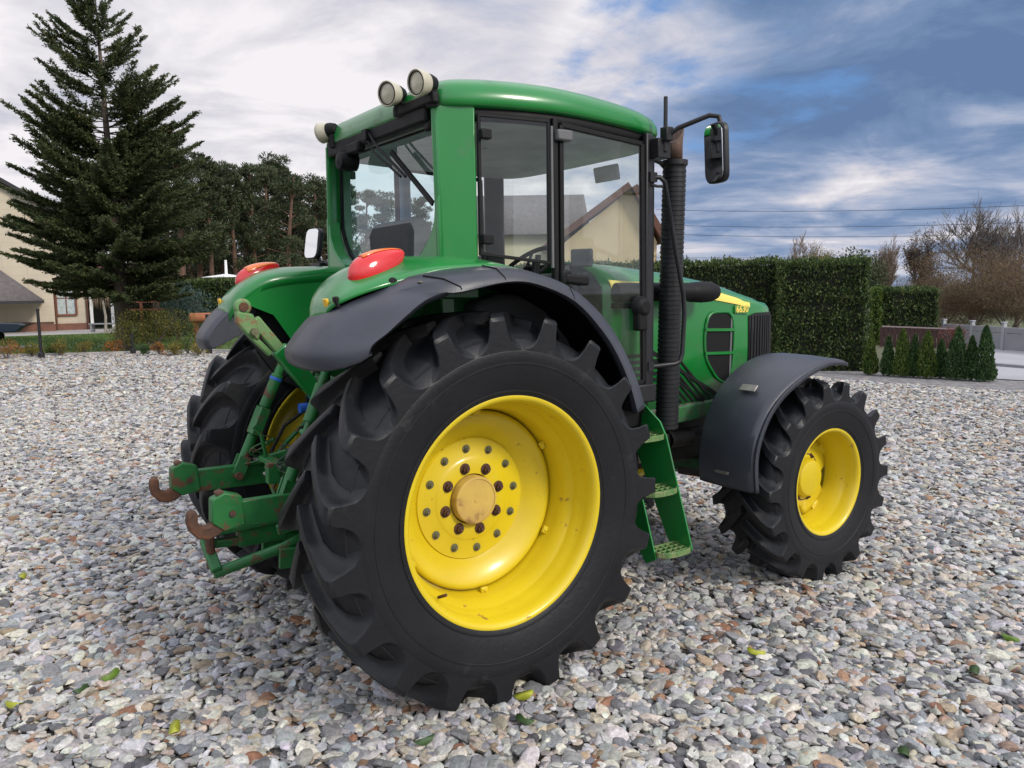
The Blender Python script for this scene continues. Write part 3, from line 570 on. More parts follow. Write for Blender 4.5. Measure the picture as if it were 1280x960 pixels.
    for i, ((sx, sz), (ex, ez)) in enumerate(K):
        if i < 6: continue
        ctr = Vector((0, .84)); a_, b_ = Vector((sx, sz)), Vector((ex, ez)); o1 = (a_-ctr).normalized()
        bul = .028*min(1, .3+.35*i) if i < 3 else .028
        m1 = a_*.72+b_*.28+o1*bul*.55; m2 = a_*.40+b_*.60+o1*bul*.75
        yo = .02 if i == 0 else 0; yE = 1.085-(.10, .045, .012, 0)[min(i, 3)]
        yi_ = .82; pts = [(a_.x, yi_, a_.y-.03), (a_.x, yi_*.4+.54, a_.y-.012), (a_.x, .905, a_.y-.002), (m1.x, .965, m1.y), (m2.x, yE-.035, m2.y), (b_.x+o1.x*.012, yE-.004, b_.y+o1.y*.012), (b_.x, yE, b_.y), (b_.x-o1.x*.006, yE-.018, b_.y-o1.y*.006), (b_.x+o1.x*.004, yE-.05, b_.y+o1.y*.004)]
        rows.append([(x, s*y, z) for x, y, z in pts])
    for ri, c0_, c1_ in ((7, 3, 7), (8, 3, 7), (10, 3, 7)):
        pth = [Vector(p) for p in rows[ri][c0_:c1_]]; pth = [p+Vector((-.003, 0, .0065)) for k_, p in enumerate(pth)]; MB().tube(pth, .0032, 5).build('flare_groove', RUBB, fd)
    MB().grid(spline(rows, 4)).build('fender_flare', PLAS, fd, ang=60, solid=.006)
    MB().prism([(-.60, 1.738), (-.627, 1.728), (-.692, 1.684), (-.748, 1.624), (-.789, 1.562), (-.782, 1.53), (-.770, 1.508), (-.735, 1.515), (-.617, 1.572), (-.535, 1.65), (-.48, 1.73), (-.47, 1.765), (-.53, 1.765)], s*.597, s*.606).build('flare_side', PLAS, fd, bev=.003)
    MB().prism([(-.46, 1.75), (-.30, 1.45), (-.17, 1.28), (-.25, 1.22), (-.42, 1.32), (-.54, 1.50), (-.60, 1.575), (-.55, 1.66), (-.50, 1.74)], s*.585, s*.595).build('arch_side_wall', RUBB, fd)
    for x_, y_, z_ in ((-.36, 1.0, 1.832), (.20, 1.0, 1.866), (.62, 1.0, 1.63)): MB().lathe([(z_, .011), (z_+.004, .010), (z_+.006, 0)], c=(x_, s*y_, 0), nn=12, axis='z').build('flare_bolt', BOLTG, fd)
    fl = [(sx, sz) for (sx, sz), _ in K[4:]]
    MB().grid([[(x, s*y, z-.05+(.0 if y < 1 else -.02)) for y in ((.51, .88, .98) if x > -.2 else (.51, .70, .80))] for x, z in fl]).build('wheel_arch_liner', RUBB, fd, ang=60, solid=.005)
    # lights on the fender
    tl = MB(); nu, nv = 20, 14; rows = []
    def tlp(u, v, k=1.):
        # teardrop, wide at the rear lower end, pointed forward
        X = math.cos(u); wd = .074*(1-.62*(X+1)/2); p = Vector((X*.142, math.sin(u)*math.cos(v)*wd*k, math.sin(u)*math.sin(v)*.112*k*(1-.58*(X+1)/2)))
        p = Matrix.Rotation(R(-30), 3, 'Y') @ p; return Vector((-.440, s*.785, 1.893))+Vector((p.x, p.y, p.z))
    for i in range(nu+1): rows.append([tlp(PI*i/nu, 2*PI*j/nv) for j in range(nv+1)])
    tl.grid(rows); tlo = tl.build('tail_light', REDL, fd, ang=80)
    rows = []
    for i in range(9): rows.append([tlp(.30+i*.20, PI*((.34 if s > 0 else .22)+.44*j/8), 1.016) for j in range(9)])
    MB().grid(rows).build('indicator_lens', ORAL, tlo, ang=80, solid=.002)
    MB().box((-.668, s*.775, 1.752), (.012, .042, .042), Matrix.Rotation(R(-12), 3, 'Y')).build('reflector', AMB, fd, bev=.004)
    MB().box((-.650, s*.835, 1.758), (.018, .034, .046), Matrix.Rotation(R(-12), 3, 'Y')).build('fender_switch', RUBB, fd, bev=.005)
    MB().lathe([(0, .020), (-.010, .018), (-.012, 0)], c=(-.43, s*.885 if s > 0 else -.895, 1.835), nn=18).build('plug_cap', RUBB, fd)

# --- cab shell
cab = MB()
for s, _ in sides:   # deep rear corner pillars
    cab.prism([(-.075, s*.640), (-.060, s*.672), (.100, s*.722), (.108, s*.690), (-.050, s*.632)], 1.76, 2.63, 'z')
    cab.prism([(s*.665, 2.23), (s*.632, 2.20), (s*.615, 2.12), (s*.57, 2.05), (s*.49, 1.985), (s*.42, 1.95), (s*.42, 1.62), (s*.665, 1.62)], -.070, .005, 'x')
for i_, v_ in enumerate(cab.v):
    f_ = 1-max(0, v_[2]-2.0)*.075*(1 if v_[0] < .05 else .25); cab.v[i_] = (v_[0], v_[1]*f_, v_[2])
cab.box((-.055, 0, 1.66), (.03, .90, .36)); CF = cab.build('cab_frame', GREEN, T, bev=.008)
cb = MB(); cb.prism([(.05, 1.25), (.05, 1.02), (1.26, 1.02), (1.26, 1.25)], -.66, .66); cb.build('cab_floor', RUBB, T, bev=.02)
# roof
def roof_ring(f, z, dx=0.):
    P = []; ctl = [(-.085, 0), (-.082, .44), (-.075, .575), (-.01, .685), (.25, .775), (.55, .815), (.85, .80), (1.10, .765), (1.27, .70), (1.33, .55), (1.345, .30), (1.35, 0)]
    full_ = ctl+[(x, -y) for x, y in ctl[::-1][1:-1]]
    # smooth closed curve
    m = len(full_)
    for i in range(m):
        p0, p1, p2, p3 = [Vector(full_[(i+k-1) % m]) for k in range(4)]
        for j in range(4):
            t = j/4; q = .5*((2*p1)+(p2-p0)*t+(2*p0-5*p1+4*p2-p3)*t*t+(3*p1-p0-3*p2+p3)*t**3); cxr = .62; x = cxr+(q.x-cxr)*f+dx; y = q.y*f
            zz_ = z if not callable(z) else z(x, y); P.append((x, y, zz_))
    return P+[P[0]]
def slope(x): return -.030*max(0, (x-.45)/.9)**1.6-.004*max(0, (.2-x)/.3)
rings = [roof_ring(.965, lambda x, y: 2.618+slope(x)), roof_ring(.992, lambda x, y: 2.626+slope(x)), roof_ring(1., lambda x, y: 2.640+slope(x)), roof_ring(.997, lambda x, y: 2.675+slope(x)), roof_ring(.975, lambda x, y: 2.715+slope(x)*1.3), roof_ring(.935, lambda x, y: 2.746+slope(x)*1.6), roof_ring(.86, lambda x, y: 2.768+slope(x)*1.8), roof_ring(.70, lambda x, y: 2.785+slope(x)*2), roof_ring(.4, lambda x, y: 2.797+slope(x)*2), roof_ring(.01, lambda x, y: 2.80)]
MB().grid(rings).build('cab_roof', GREEN, T, ang=80)
ur = MB(); ur.grid([roof_ring(.968, lambda x, y: 2.622+slope(x)), roof_ring(.955, lambda x, y: 2.585+slope(x)), roof_ring(.90, lambda x, y: 2.575+slope(x))]); ur.build('roof_gutter', RUBB, T, ang=50, solid=.004)
hl = MB(); hl.grid([roof_ring(.93, lambda x, y: 2.565+slope(x)), roof_ring(.70, lambda x, y: 2.588), roof_ring(.02, lambda x, y: 2.59)]); hl.build('headliner', LINER, T, ang=60)
rb = MB(); rb.box((-.045, 0, 2.605), (.07, 1.15, .085)); rb.box((-.075, .20, 2.56), (.05, .16, .06)); rb.box((-.05, -.55, 2.55), (.03, .06, .05)); rb.build('rear_roof_beam', RUBB, T, bev=.012)
MB().lathe([(-.14, .0), (-.13, .045), (-.08, .055), (-.03, .05), (-.02, 0)], c=(0, .30, 2.505), nn=20, axis='x').build('wiper_motor', RUBB, T)
# windows
def pane(name, pts, m, th=.006, parent=T):
    k = len(pts); P = [Vector(p) for p in pts]; nrm = (P[1]-P[0]).cross(P[2]-P[1]).normalized()*th/2
    return MB().add([p+nrm for p in P]+[p-nrm for p in P], [tuple(range(k)), tuple(range(k, 2*k))[::-1]]+[(i, (i+1) % k, k+(i+1) % k, k+i) for i in range(k)]).build(name, m, parent)
def strip(pts, r, name, m, parent, closed=True):
    P = pts+([pts[0]] if closed else []); b = MB()
    for p, q in zip(P, P[1:]): b.bar(Vector(p)-(Vector(q)-Vector(p)).normalized()*r*.5, Vector(q)+(Vector(q)-Vector(p)).normalized()*r*.5, r, r)
    return b.build(name, m, parent, bev=.003)
rwp = [(.022, -.618, 2.57), (.022, -.630, 2.17), (.022, -.59, 2.09), (.022, -.53, 2.02), (.022, -.44, 1.96), (.022, -.30, 1.93), (.022, .30, 1.93), (.022, .44, 1.96), (.022, .53, 2.02), (.022, .59, 2.09), (.022, .630, 2.17), (.022, .618, 2.57)]
rwin = pane('rear_window', rwp, GLASSR); strip(rwp, .018, 'window_seal', RUBB, rwin)
wp = [(1.20, -.70, 2.55), (1.22, -.72, 1.80), (1.20, -.70, 1.30), (1.24, -.3, 1.28), (1.24, .3, 1.28), (1.20, .70, 1.30), (1.22, .72, 1.80), (1.20, .70, 2.55)]
wsn = pane('windscreen', [(1.215, -.70, 2.56), (1.215, -.70, 1.70), (1.215, .70, 1.70), (1.215, .70, 2.56)], GLASS)
MB().bar((1.215, -.70, 1.70), (1.215, .70, 1.70), .03, .03).build('window_seal', RUBB, wsn)
for s, sn in sides:
    q = [(.112, s*.722, 2.585), (.112, s*.722, 1.965), (.458, s*.788, 1.925), (.458, s*.788, 2.582)]
    qw = pane('quarter_window', q, GLASS); strip(q, .016, 'window_seal', RUBB, qw)
    for z in (2.50, 2.03): MB().box((.135, s*.742, z), (.055, .03, .045)).build('window_hinge', RUBB, qw, bev=.006)
    dl = [(.525, s*.798, 2.570), (1.085, s*.768, 2.538), (1.105, s*.765, 1.30), (1.00, s*.775, 1.285), (.90, s*.783, 1.44), (.76, s*.790, 1.63), (.64, s*.795, 1.755), (.525, s*.798, 1.835)]
    dr = MB()
    P = dl+[dl[0]]
    for p, q2 in zip(P, P[1:]): dr.bar(p, q2, .024, .024)
    door = dr.build('door', RUBB, T, bev=.004); pane('door_glass', [(x, y, z) for x, y, z in dl], GLASS, parent=door)
    hd = MB(); hd.box((.60, s*.822, 1.843), (.15, .030, .048), Matrix.Rotation(R(6), 3, 'Y')); hd.box((.535, s*.81, 1.855), (.06, .04, .07)); hd.build('door_handle', RUBB, door, bev=.012)
    hb = MB(); hb.box((.53, s*.815, 2.52), (.09, .035, .05)); hb.build('door_hinge', INTER, door, bev=.008)
    lk = MB(); lk.lathe([(0, 0), (.0, .045), (s*.02, .058), (s*.05, .055), (s*.07, .03), (s*.07, 0)], c=(1.055, s*.77, 1.70), nn=24); lk.box((1.05, s*.80, 1.655), (.07, .05, .16)); lk.build('door_lock', RUBB, door, bev=.012)
    MB().bar((.492, s*.792, 1.80), (.492, s*.790, 2.60), .030, .030, up=(1, 0, 0)).build('centre_pillar', RUBB, T, bev=.006)
    MB().bar((.470, s*.800, 1.90), (.470, s*.797, 2.56), .012, .012, up=(1, 0, 0)).build('pillar_trim', INTER, T)
    ap = MB(); ap.prism([(1.115, s*.780), (1.175, s*.760), (1.235, s*.715), (1.225, s*.690), (1.15, s*.72), (1.11, s*.745)], 1.20, 2.60, 'z'); ap.build('front_pillar', BLACK, T, bev=.01)
    MB().box((1.09, s*.76, 1.235), (.20, .05, .10)).build('door_sill', BLACK, T, bev=.01)
# wiper
wi = MB(); wi.tube([(-.085, .02, 2.615), (-.092, -.10, 2.52), (-.085, -.38, 2.34)], .007, 8); wi.tube([(-.085, .05, 2.60), (-.095, -.06, 2.50), (-.09, -.34, 2.345)], .006, 8); wi.bar((-.045, -.16, 2.49), (-.042, -.56, 2.20), .010, .026); wi.box((-.085, .03, 2.60), (.04, .05, .05)); wi.build('rear_wiper', RUBB, T)
# inside the cab
se = MB(); se.prism([(-.02+.12, 1.60), (.62, 1.58), (.66, 1.66), (.60, 1.72), (.18, 1.72)], -.26, .26)
seat = se.build('seat', SEATM, T, bev=.04, bseg=3)
MB().add([], []).prism([(.02, 1.70), (.20, 1.70), (.14, 2.10), (.10, 2.17), (.03, 2.17), (.0, 2.10)], -.25, .25).build('backrest', SEATM, seat, bev=.05, bseg=3)
MB().box((.34, 0, 1.42), (.36, .34, .34)).build('seat_base', INTER, seat, bev=.03)
for s, _ in sides: MB().box((.36, s*.33, 1.86), (.34, .07, .05)).build('armrest', SEATM, seat, bev=.02)
co = MB(); co.prism([(.94, 1.26), (1.14, 1.26), (1.18, 1.86), (1.02, 1.90), (.95, 1.78)], -.17, .17); con = co.build('dashboard', INTER, T, bev=.03)
sw = MB(); rm = Matrix.Rotation(R(-38), 3, 'Y'); c = Vector((.90, 0, 1.93)); ring = [c+rm @ Vector((.19*math.cos(2*PI*j/32), .19*math.sin(2*PI*j/32), 0)) for j in range(33)]
sw.tube(ring, .014, 8, caps=False)
for j in (3, 14, 24): sw.tube([c, ring[j]], .009, 6)
sw.tube([c, (1.02, 0, 1.82)], .028, 12); sw.build('steering_wheel', RUBB, T)
cs = MB(); cs.prism([(.15, 1.25), (.80, 1.25), (.80, 1.70), (.70, 1.76), (.30, 1.78), (.15, 1.74)], -.62, -.36); cs.build('side_console', INTER, T, bev=.03)
cs = MB(); cs.prism([(.10, 1.25), (.55, 1.25), (.50, 1.75), (.10, 1.80)], .40, .62); cs.build('storage_box', INTER, T, bev=.03)
for y, h in ((-.42, 1.98), (-.50, 1.95), (-.46, 1.90)): MB().tube([(.62+(y+.45), y, 1.74), (.64+(y+.45), y, h)], [.008, .016], 8).build('control_lever', RUBB, T)
MB().box((.99, -.40, 1.97), (.03, .13, .10), Matrix.Rotation(R(25), 3, 'Z')).build('monitor', INTER, T, bev=.01)
MB().tube([(.50, .745, 2.56), (.50, .745, 1.3)], .035, 10).build('inner_pillar_trim', BLUEG, T)
vs_ = MB(); vs_.box((1.12, -.46, 2.43), (.014, .20, .085), Matrix.Rotation(R(-12), 3, 'Y')); vs_.build('sun_visor', LINER, T, bev=.01)

# --- rear work lights
def work_light(loc, yaw, tilt=8, r=.062):
    q = MB(); q.lathe([(.035, 0), (.03, r*.55), (.0, r*.85), (-.035, r), (-.052, r*1.04), (-.056, r*.98), (-.050, r*.86)], nn=36, axis='x'); o = q.build('work_light', CREAM, T, ang=50, loc=loc)
    o.rotation_euler = (0, R(-tilt), R(yaw))
    MB().lathe([(-.046, r*.86), (-.050, r*.5), (-.051, 0)], nn=32, axis='x').build('lens', LENSC, o)
    MB().lathe([(-.0525, r*.88), (-.0555, r*.84), (-.0515, r*.80)], nn=32, axis='x').build('lens_ring', RUBB, o)
    b = MB(); b.lathe([(.06, 0), (.055, .03), (.03, .04), (.0, r*.8), (-.02, r*.93)], nn=24, axis='x'); b.box((.03, 0, -.065), (.035, .05, .07)); b.build('lamp_housing', RUBB, o)
work_light((-.110, -.635, 2.712), 12, r=.057); work_light((-.115, -.350, 2.722), 20, r=.057); work_light((-.090, .520, 2.700), -62, r=.055)
MB().bar((-.075, -.67, 2.650), (-.075, -.28, 2.655), .04, .05).build('lamp_bracket', RUBB, T, bev=.01)
MB().bar((-.04, .44, 2.65), (-.08, .53, 2.645), .04, .05).build('lamp_bracket', RUBB, T, bev=.01)

# --- mirrors
mr = MB(); mr.tube([(1.18, -.74, 2.515), (1.20, -.80, 2.52), (1.21, -.83, 2.58), (1.235, -.88, 2.615), (1.30, -.96, 2.650), (1.335, -1.00, 2.668), (1.365, -1.035, 2.66), (1.372, -1.05, 2.60), (1.372, -1.05, 2.505)], .013, 12)
mr.box((1.195, -.79, 2.52), (.09, .07, .10)); mr.box((1.372, -1.05, 2.50), (.04, .03, .05)); mr.tube([(1.20, -.825, 2.50), (1.20, -.825, 2.78)], .011, 10); mr.box((1.205, -.83, 2.59), (.05, .05, .07))
MA = mr.build('mirror_arm', BLACK, T, bev=.004)
def mirror(loc, yaw, w_, h_, par, tilt=0, m=BLACK):
    q = MB(); pl = rrect([(-w_/2, -h_/2), (w_/2, -h_/2), (w_/2, h_/2), (-w_/2, h_/2)], .05); q.prism(pl, .0, .035, 'x'); o = q.build('mirror', m, par, bev=.008, loc=loc); o.rotation_euler = (0, R(tilt), R(yaw))
    MB().prism([(a*.90, b*.93) for a, b in pl], -.006, -.002, 'x').build('mirror_glass', MIRR, o); return o
mirror((1.335, -1.035, 2.475), -12, .160, .300, T, tilt=-3)
ml = MB(); ml.tube([(1.17, .76, 2.05), (1.17, 1.0, 2.02), (1.17, 1.12, 2.02)], .012); ml.build('mirror_arm', BLACK, T)
mm = mirror((.035, 1.16, 2.115), 8, .17, .20, T, tilt=9)
ml = MB(); ml.tube([(.06, .70, 2.0), (.07, .95, 1.98), (.07, 1.14, 2.0), (.07, 1.16, 2.06)], .012); ml.box((.06, 1.13, 1.965), (.05, .16, .05)); ml.build('mirror_arm', BLACK, T, bev=.004)

# --- steps
sp = MB()
sp.prism([(-.60, 1.165), (-.66, 1.168), (-.80, 1.075), (-.84, 1.01), (-1.04, .415), (-.90, .39), (-.85, .47), (-.60, .93)], 1.200, 1.210, 'x')
sp.prism([(-.66, 1.0), (-.80, 1.0), (-1.0, .40), (-.93, .36), (-.86, .44), (-.66, .90)], .975, .983, 'x')
sp.bar((1.205, -.838, 1.01), (1.205, -1.035, .418), .014, .008, up=(1, 0, 0))
steps = sp.build('access_steps', GREEN, T)
for z, y in ((1.0, -.775), (.725, -.875), (.425, -.975)):
    t = MB(); x0, x1 = .984, 1.199; yo = y-.085; yi = y+.055
    rimp = [(x0, yi), (x0, yo+.05), (x0+.03, yo+.012), (x0+.08, yo), (x1-.06, yo), (x1-.02, yo+.012), (x1+.012, yo+.045), (x1, yi)]
    for p, q in zip(rimp, rimp[1:]+rimp[:1]): t.bar((p[0], p[1], z), (q[0], q[1], z), .007, .028)
    for i in range(3): yy = yo+.03+i*.038; t.bar((x0+.01, yy, z), (x1-.005, yy, z), .005, .018)
    for i in range(5): xx = x0+.03+i*.04; t.bar((xx, yo+.02, z), (xx+.03, yi, z), .005, .018)
    t.build('step_tread', WORN, steps, bev=.0015)

# --- front mudguards
for s, _ in sides:
    key = [(-.60, 1.762, .625), (0, 0, 0)]
    inn = [(1.752, .632), (1.742, .74), (1.755, .87), (1.80, 1.01), (1.885, 1.145), (2.0, 1.245), (2.15, 1.322), (2.32, 1.362), (2.47, 1.364), (2.62, 1.338), (2.74, 1.30)]
    out_ = [(1.742, .632), (1.728, .74), (1.733, .86), (1.775, .975), (1.85, 1.085), (1.96, 1.175), (2.105, 1.25), (2.26, 1.305), (2.40, 1.335), (2.52, 1.335), (2.60, 1.325)]
    rows = []
    for (ix, iz), (ox, oz) in zip(inn, out_):
        dr_ = (Vector((ox, oz))-Vector((2.38, .62))).normalized(); L = []
        for f, up in ((0, -.03), (.015, 0), (.12, .008), (.5, .016), (.85, .012), (.93, .004), (.955, -.010), (.965, -.006), (.99, -.004), (1., -.022)):
            L.append((ix+(ox-ix)*f+dr_.x*up, s*(.60+.43*f), iz+(oz-iz)*f+dr_.y*up))
        rows.append(L)
    mg = MB().grid(spline(rows)).build('front_mudguard', PLAS, T, ang=40, solid=.007)
    for zc_, xx in ((.70, 1.737), ):
        MB().box((xx-.020, s*.80, zc_+.02), (.012, .10, .018), Matrix.Rotation(R(8), 3, 'Y')).build('bracket_plate', STEEL, mg, bev=.003)
    MB().box((1.905, s*.83, 1.205), (.05, .11, .010), Matrix.Rotation(R(-42), 3, 'Y')).build('bracket_plate', STEEL, mg, bev=.003)
    mb = MB(); mb.tube([(2.3, s*.55, .75), (2.2, s*.60, 1.1), (2.2, s*.72, 1.30)], .02); mb.tube([(2.25, s*.58, .75), (1.95, s*.64, .95), (1.80, s*.72, .95)], .018); mb.build('mudguard_stay', BLACK, mg)

# --- three-point hitch at the rear
for s, _ in sides:
    y0 = s*.38
    lk = MB(); lk.prism([(-.45, .78), (-.45, .90), (-.97, .905), (-.985, .90), (-.985, .80), (-.97, .79)], y0-.022, y0+.022)
    lk.prism([(-.93, .80), (-1.02, .785), (-1.07, .83), (-1.065, .93), (-1.01, .955), (-.94, .93)], y0-.035, y0+.030)
    link = lk.build('lower_link', GREENW, T, bev=.006)
    hk = MB(); c = Vector((-1.105, .905)); out2 = []; in2 = []
    for i in range(15):
        a_ = R(195+i*13.); 
    po = [(-.99, .80), (-1.05, .762), (-1.10, .748), (-1.15, .762), (-1.185, .80), (-1.195, .845), (-1.188, .885), (-1.165, .898), (-1.145, .888), (-1.143, .862), (-1.145, .838), (-1.125, .815), (-1.10, .812), (-1.078, .825), (-1.068, .85), (-1.05, .885), (-1.04, .93), (-1.055, .965), (-1.02, .975), (-.99, .93)]
    po = [(-1.0+(x_+1.0)*.86, .86+(z_-.86)*.92) for x_, z_ in po]; MB().prism(po, y0-.026, y0+.026).build('hook', RUST, link, bev=.008)
    MB().tube([(-.985, y0-.045, .86), (-.985, y0+.045, .86)], .014).build('hook_pin', BOLTR, link)
    # lift rod
    b0, t0 = Vector((-.745, s*.35, .855)), Vector((-.48, s*.30, 1.455)); d = t0-b0
    lr = MB(); lr.tube([b0, b0+d*.34], .027, 14); lr.tube([b0+d*.30, b0+d*.62], .016, 12); lr.tube([b0+d*.58, b0+d*.86], .030, 14); lr.tube([b0+d*.84, t0], .022, 12)
    lr.box(b0+d*.46, (.05, .10, .15), Matrix.Rotation(R(24), 3, 'Y')) if s > 0 else lr.tube([b0+d*.5+Vector((0, -.05, 0)), b0+d*.5+Vector((0, .05, 0))], .014)
    lr.bar(b0+Vector((0, -.03, 0)), b0+d*.16+Vector((0, -.03, 0)), .012, .06); lr.bar(b0+Vector((0, .03, 0)), b0+d*.16+Vector((0, .03, 0)), .012, .06)
    rod = lr.build('lift_rod', GREENW, T, bev=.003)
    MB().tube([b0-Vector((0, .05, 0)), b0+Vector((0, .05, 0))], .020).build('rod_pin', RUST, rod)
    if s > 0: MB().tube([b0+d*.81, b0+d*.835], .033, 14).build('blue_ring', BLUEP, rod)
    la = MB(); la.bar((-.18, s*.20, 1.34), (-.50, s*.30, 1.47), .045, .085); la.build('lift_arm', GREENW, T, bev=.008)
    ck = MB(); ck.tube([(-.60, s*.37, .84), (-.48, s*.29, .78), (-.36, s*.22, .72)], .014); ck.tube([(-.66, s*.33, .93), (-.62, s*.22, .93), (-.60, s*.16, .92)], .010); ck.build('stabiliser', STEEL, T)
# folded top link
a0, a1 = Vector((-.40, .03, 1.27)), Vector((-.60, .03, 1.50)); e = Vector((-.765, .03, 1.74))
tl = MB(); tl.bar(a0, a0+(e-a0)*.55, .055, .085); tp = tl.build('top_link', GREEN, T, bev=.010)
tm = MB(); tm.bar(a0+(e-a0)*.50, a0+(e-a0)*.86, .035, .055); tm.bar(a0+(e-a0)*.56+Vector((-.035, 0, -.035)), a0+(e-a0)*.82+Vector((-.045, 0, -.045)), .03, .03); tm.build('top_link_rod', PALEG, tp, bev=.008)
th = MB(); th.lathe([(-.022, .0), (-.022, .040), (.022, .040), (.022, .0)], c=(-.765, .03, 1.735), nn=20); th.prism([(-.80, 1.72), (-.80, 1.66), (-.755, 1.60), (-.70, 1.57), (-.69, 1.61), (-.72, 1.70)], .005, .055); th.build('top_link_hook', PALEG, tp, bev=.010)
MB().lathe([(-.03, .0), (-.03, .022), (.03, .022), (.03, 0)], c=(-.765, .03, 1.735), nn=16).build('top_link_eye', RUST, tp)
MB().lathe([(-.055, .0), (-.055, .018), (.055, .018), (.055, 0)], c=(-.725, .03, 1.615), nn=16).build('top_link_eye', BOLTG, tp)
# rear casting, hydraulics, pto, pickup hitch
rc = MB(); rc.box((-.30, 0, 1.12), (.14, .36, .52)); rc.box((-.36, 0, 1.30), (.12, .20, .14)); rc.lathe([(-.44, 0), (-.44, .035), (-.30, .06)], c=(0, 0, .74), nn=20, axis='x'); rc.box((-.40, -.12, .98), (.12, .10, .12)); rc.box((-.34, 0, .62), (.20, .34, .16)); rc.build('rear_casting', GREEND, T, bev=.015)
for k, (y, z) in enumerate(((-.17, 1.22), (-.17, 1.10), (.16, 1.20), (.16, 1.08))):
    MB().lathe([(-.46, 0), (-.46, .026), (-.40, .028), (-.36, .02)], c=(0, y, z), nn=16, axis='x').build('hydraulic_coupler', RUBB if k % 2 else BLUEP, T)
hs = MB(); hs.tube([(-.12, -.25, 1.62), (-.24, -.22, 1.55), (-.33, -.16, 1.40), (-.36, -.10, 1.28)], .011); hs.tube([(-.10, .10, 1.62), (-.26, .16, 1.50), (-.40, .18, 1.34), (-.42, .16, 1.22)], .010); hs.tube([(-.62, -.16, 1.02), (-.60, -.20, 1.10), (-.54, -.22, 1.13), (-.50, -.20, 1.06), (-.55, -.16, 1.0)], .007); hs.build('hydraulic_hose', RUBB, T)
fr_ = MB(); fr_.bar((-.40, -.17, 1.0), (-.66, -.17, .93), .03, .05); fr_.bar((-.40, .15, 1.0), (-.62, .18, .95), .03, .05); fr_.bar((-.62, -.22, .93), (-.62, .22, .95), .03, .04); fr_.tube([(-.56, -.10, .74), (-.58, -.10, 1.04)], .02); fr_.bar((-.40, -.30, .60), (-.62, -.30, 1.0), .03, .04); fr_.build('hitch_frame', GREENW, T, bev=.006)
MB().lathe([(.82, .03), (.84, .055), (.86, .055), (.88, .03)], c=(-.60, -.08, 0), nn=18, axis='z').build('hitch_roller', STEEL, T)
ph = MB(); ph.bar((-.40, .06, .56), (-.99, .06, .60), .05, .04); ph.bar((-.52, .06, .67), (-.99, .06, .655), .09, .03); ph.box((-.72, .06, .62), (.24, .06, .12)); ph.tube([(-.36, -.10, .62), (-.55, -.10, .60), (-.66, -.09, .56), (-.99, -.05, .485)], .026, 12); ph.bar((-.98, -.08, .505), (-.99, .08, .62), .05, .035)
pk = ph.build('pickup_hitch', GREENW, T, bev=.008)
MB().tube([(-.985, .0, .50), (-.985, .0, .68)], .022).build('hitch_pin', RUST, pk)

for s, _ in sides:      # check chains and pins
    q = MB(); pts = [(-.66+.05*math.sin(j*1.3), s*(.36-.018*j), .90+.012*j-.03*math.sin(j*.35)) for j in range(13)]
    for j in range(12):
        a_, b_ = Vector(pts[j]), Vector(pts[j+1]); u = Vector((0, 0, 1)) if j % 2 else Vector((1, 0, 0)); m_ = (a_+b_)/2; d = (b_-a_)*.75; ring = [m_+d*math.cos(2*PI*t/10)+u*.013*math.sin(2*PI*t/10) for t in range(11)]; q.tube(ring, .0038, 5, caps=False)
    q.build('check_chain', DARK if s < 0 else GREENW, T)
    q = MB(); q.bar((-.30, s*.26, .66), (-.52, s*.34, .80), .035, .06); q.bar((-.28, s*.24, .98), (-.34, s*.30, 1.30), .04, .05); q.build('link_bracket', GREENW, T, bev=.006)
q = MB(); q.box((-.55, .02, .655), (.16, .20, .05)); q.tube([(-.60, .10, .66), (-.62, .16, .80), (-.56, .20, .92)], .012); q.bar((-.45, -.14, .70), (-.70, -.12, .66), .03, .05); q.build('pickup_latch', GREENW, T, bev=.006)
q = MB(); q.tube([(-.41, .17, 1.20), (-.52, .24, 1.10), (-.60, .22, .98), (-.57, .16, .93)], .009); q.tube([(-.42, -.17, 1.10), (-.50, -.24, 1.02), (-.48, -.28, .88), (-.40, -.26, .80)], .009); q.build('trailer_hose', RUBB, T)
for y, z in ((-.10, 1.42), (.12, 1.40)): MB().lathe([(-.40, 0), (-.40, .018), (-.34, .02)], c=(0, y, z), nn=12, axis='x').build('casting_bolt', BOLTG, T)

q = MB(); q.prism([(-.44, .62), (-.44, .86), (-.54, .84), (-.60, .74), (-.56, .62)], -.10, -.085); q.prism([(-.44, .62), (-.44, .86), (-.54, .84), (-.60, .74), (-.56, .62)], .085, .10); q.box((-.50, 0, .865), (.14, .20, .012)); q.build('shaft_guard', GREENW, T, bev=.004)
for s, _ in sides:
    q = MB(); q.bar((-.36, s*.16, .50), (-.70, s*.13, .52), .025, .10); q.bar((-.46, s*.20, .55), (-.40, s*.22, 1.02), .03, .05); q.tube([(-.62, s*.27, .88), (-.50, s*.25, 1.02), (-.40, s*.22, 1.12)], .013, 8); q.build('linkage_strut', GREENW, T, bev=.005)
    q = MB(); q.tube([(-.46, s*.25, 1.40), (-.50, s*.33, 1.33), (-.60, s*.37, 1.10), (-.66, s*.38, .95)], .010, 8); q.build('release_cable', RUBB, T)
q = MB(); q.box((-.66, .0, .965), (.05, .32, .025)); q.box((-.70, -.10, .94), (.06, .05, .10)); q.tube([(-.66, .12, .98), (-.68, .12, 1.10), (-.72, .11, 1.14)], .010, 8); q.build('guard_bracket', GREENW, T, bev=.004)

# ------------------------------------------------------------------ surroundings
def flat(name, pts, z, m, kind='structure'):
    return tag(MB().add([(p[0], p[1], z) for p in pts], [tuple(range(len(pts)))]).build(name, m), kind=kind)
VD = Vector((math.cos(YAW), math.sin(YAW), 0)); VR = Vector((VD.y, -VD.x, 0))
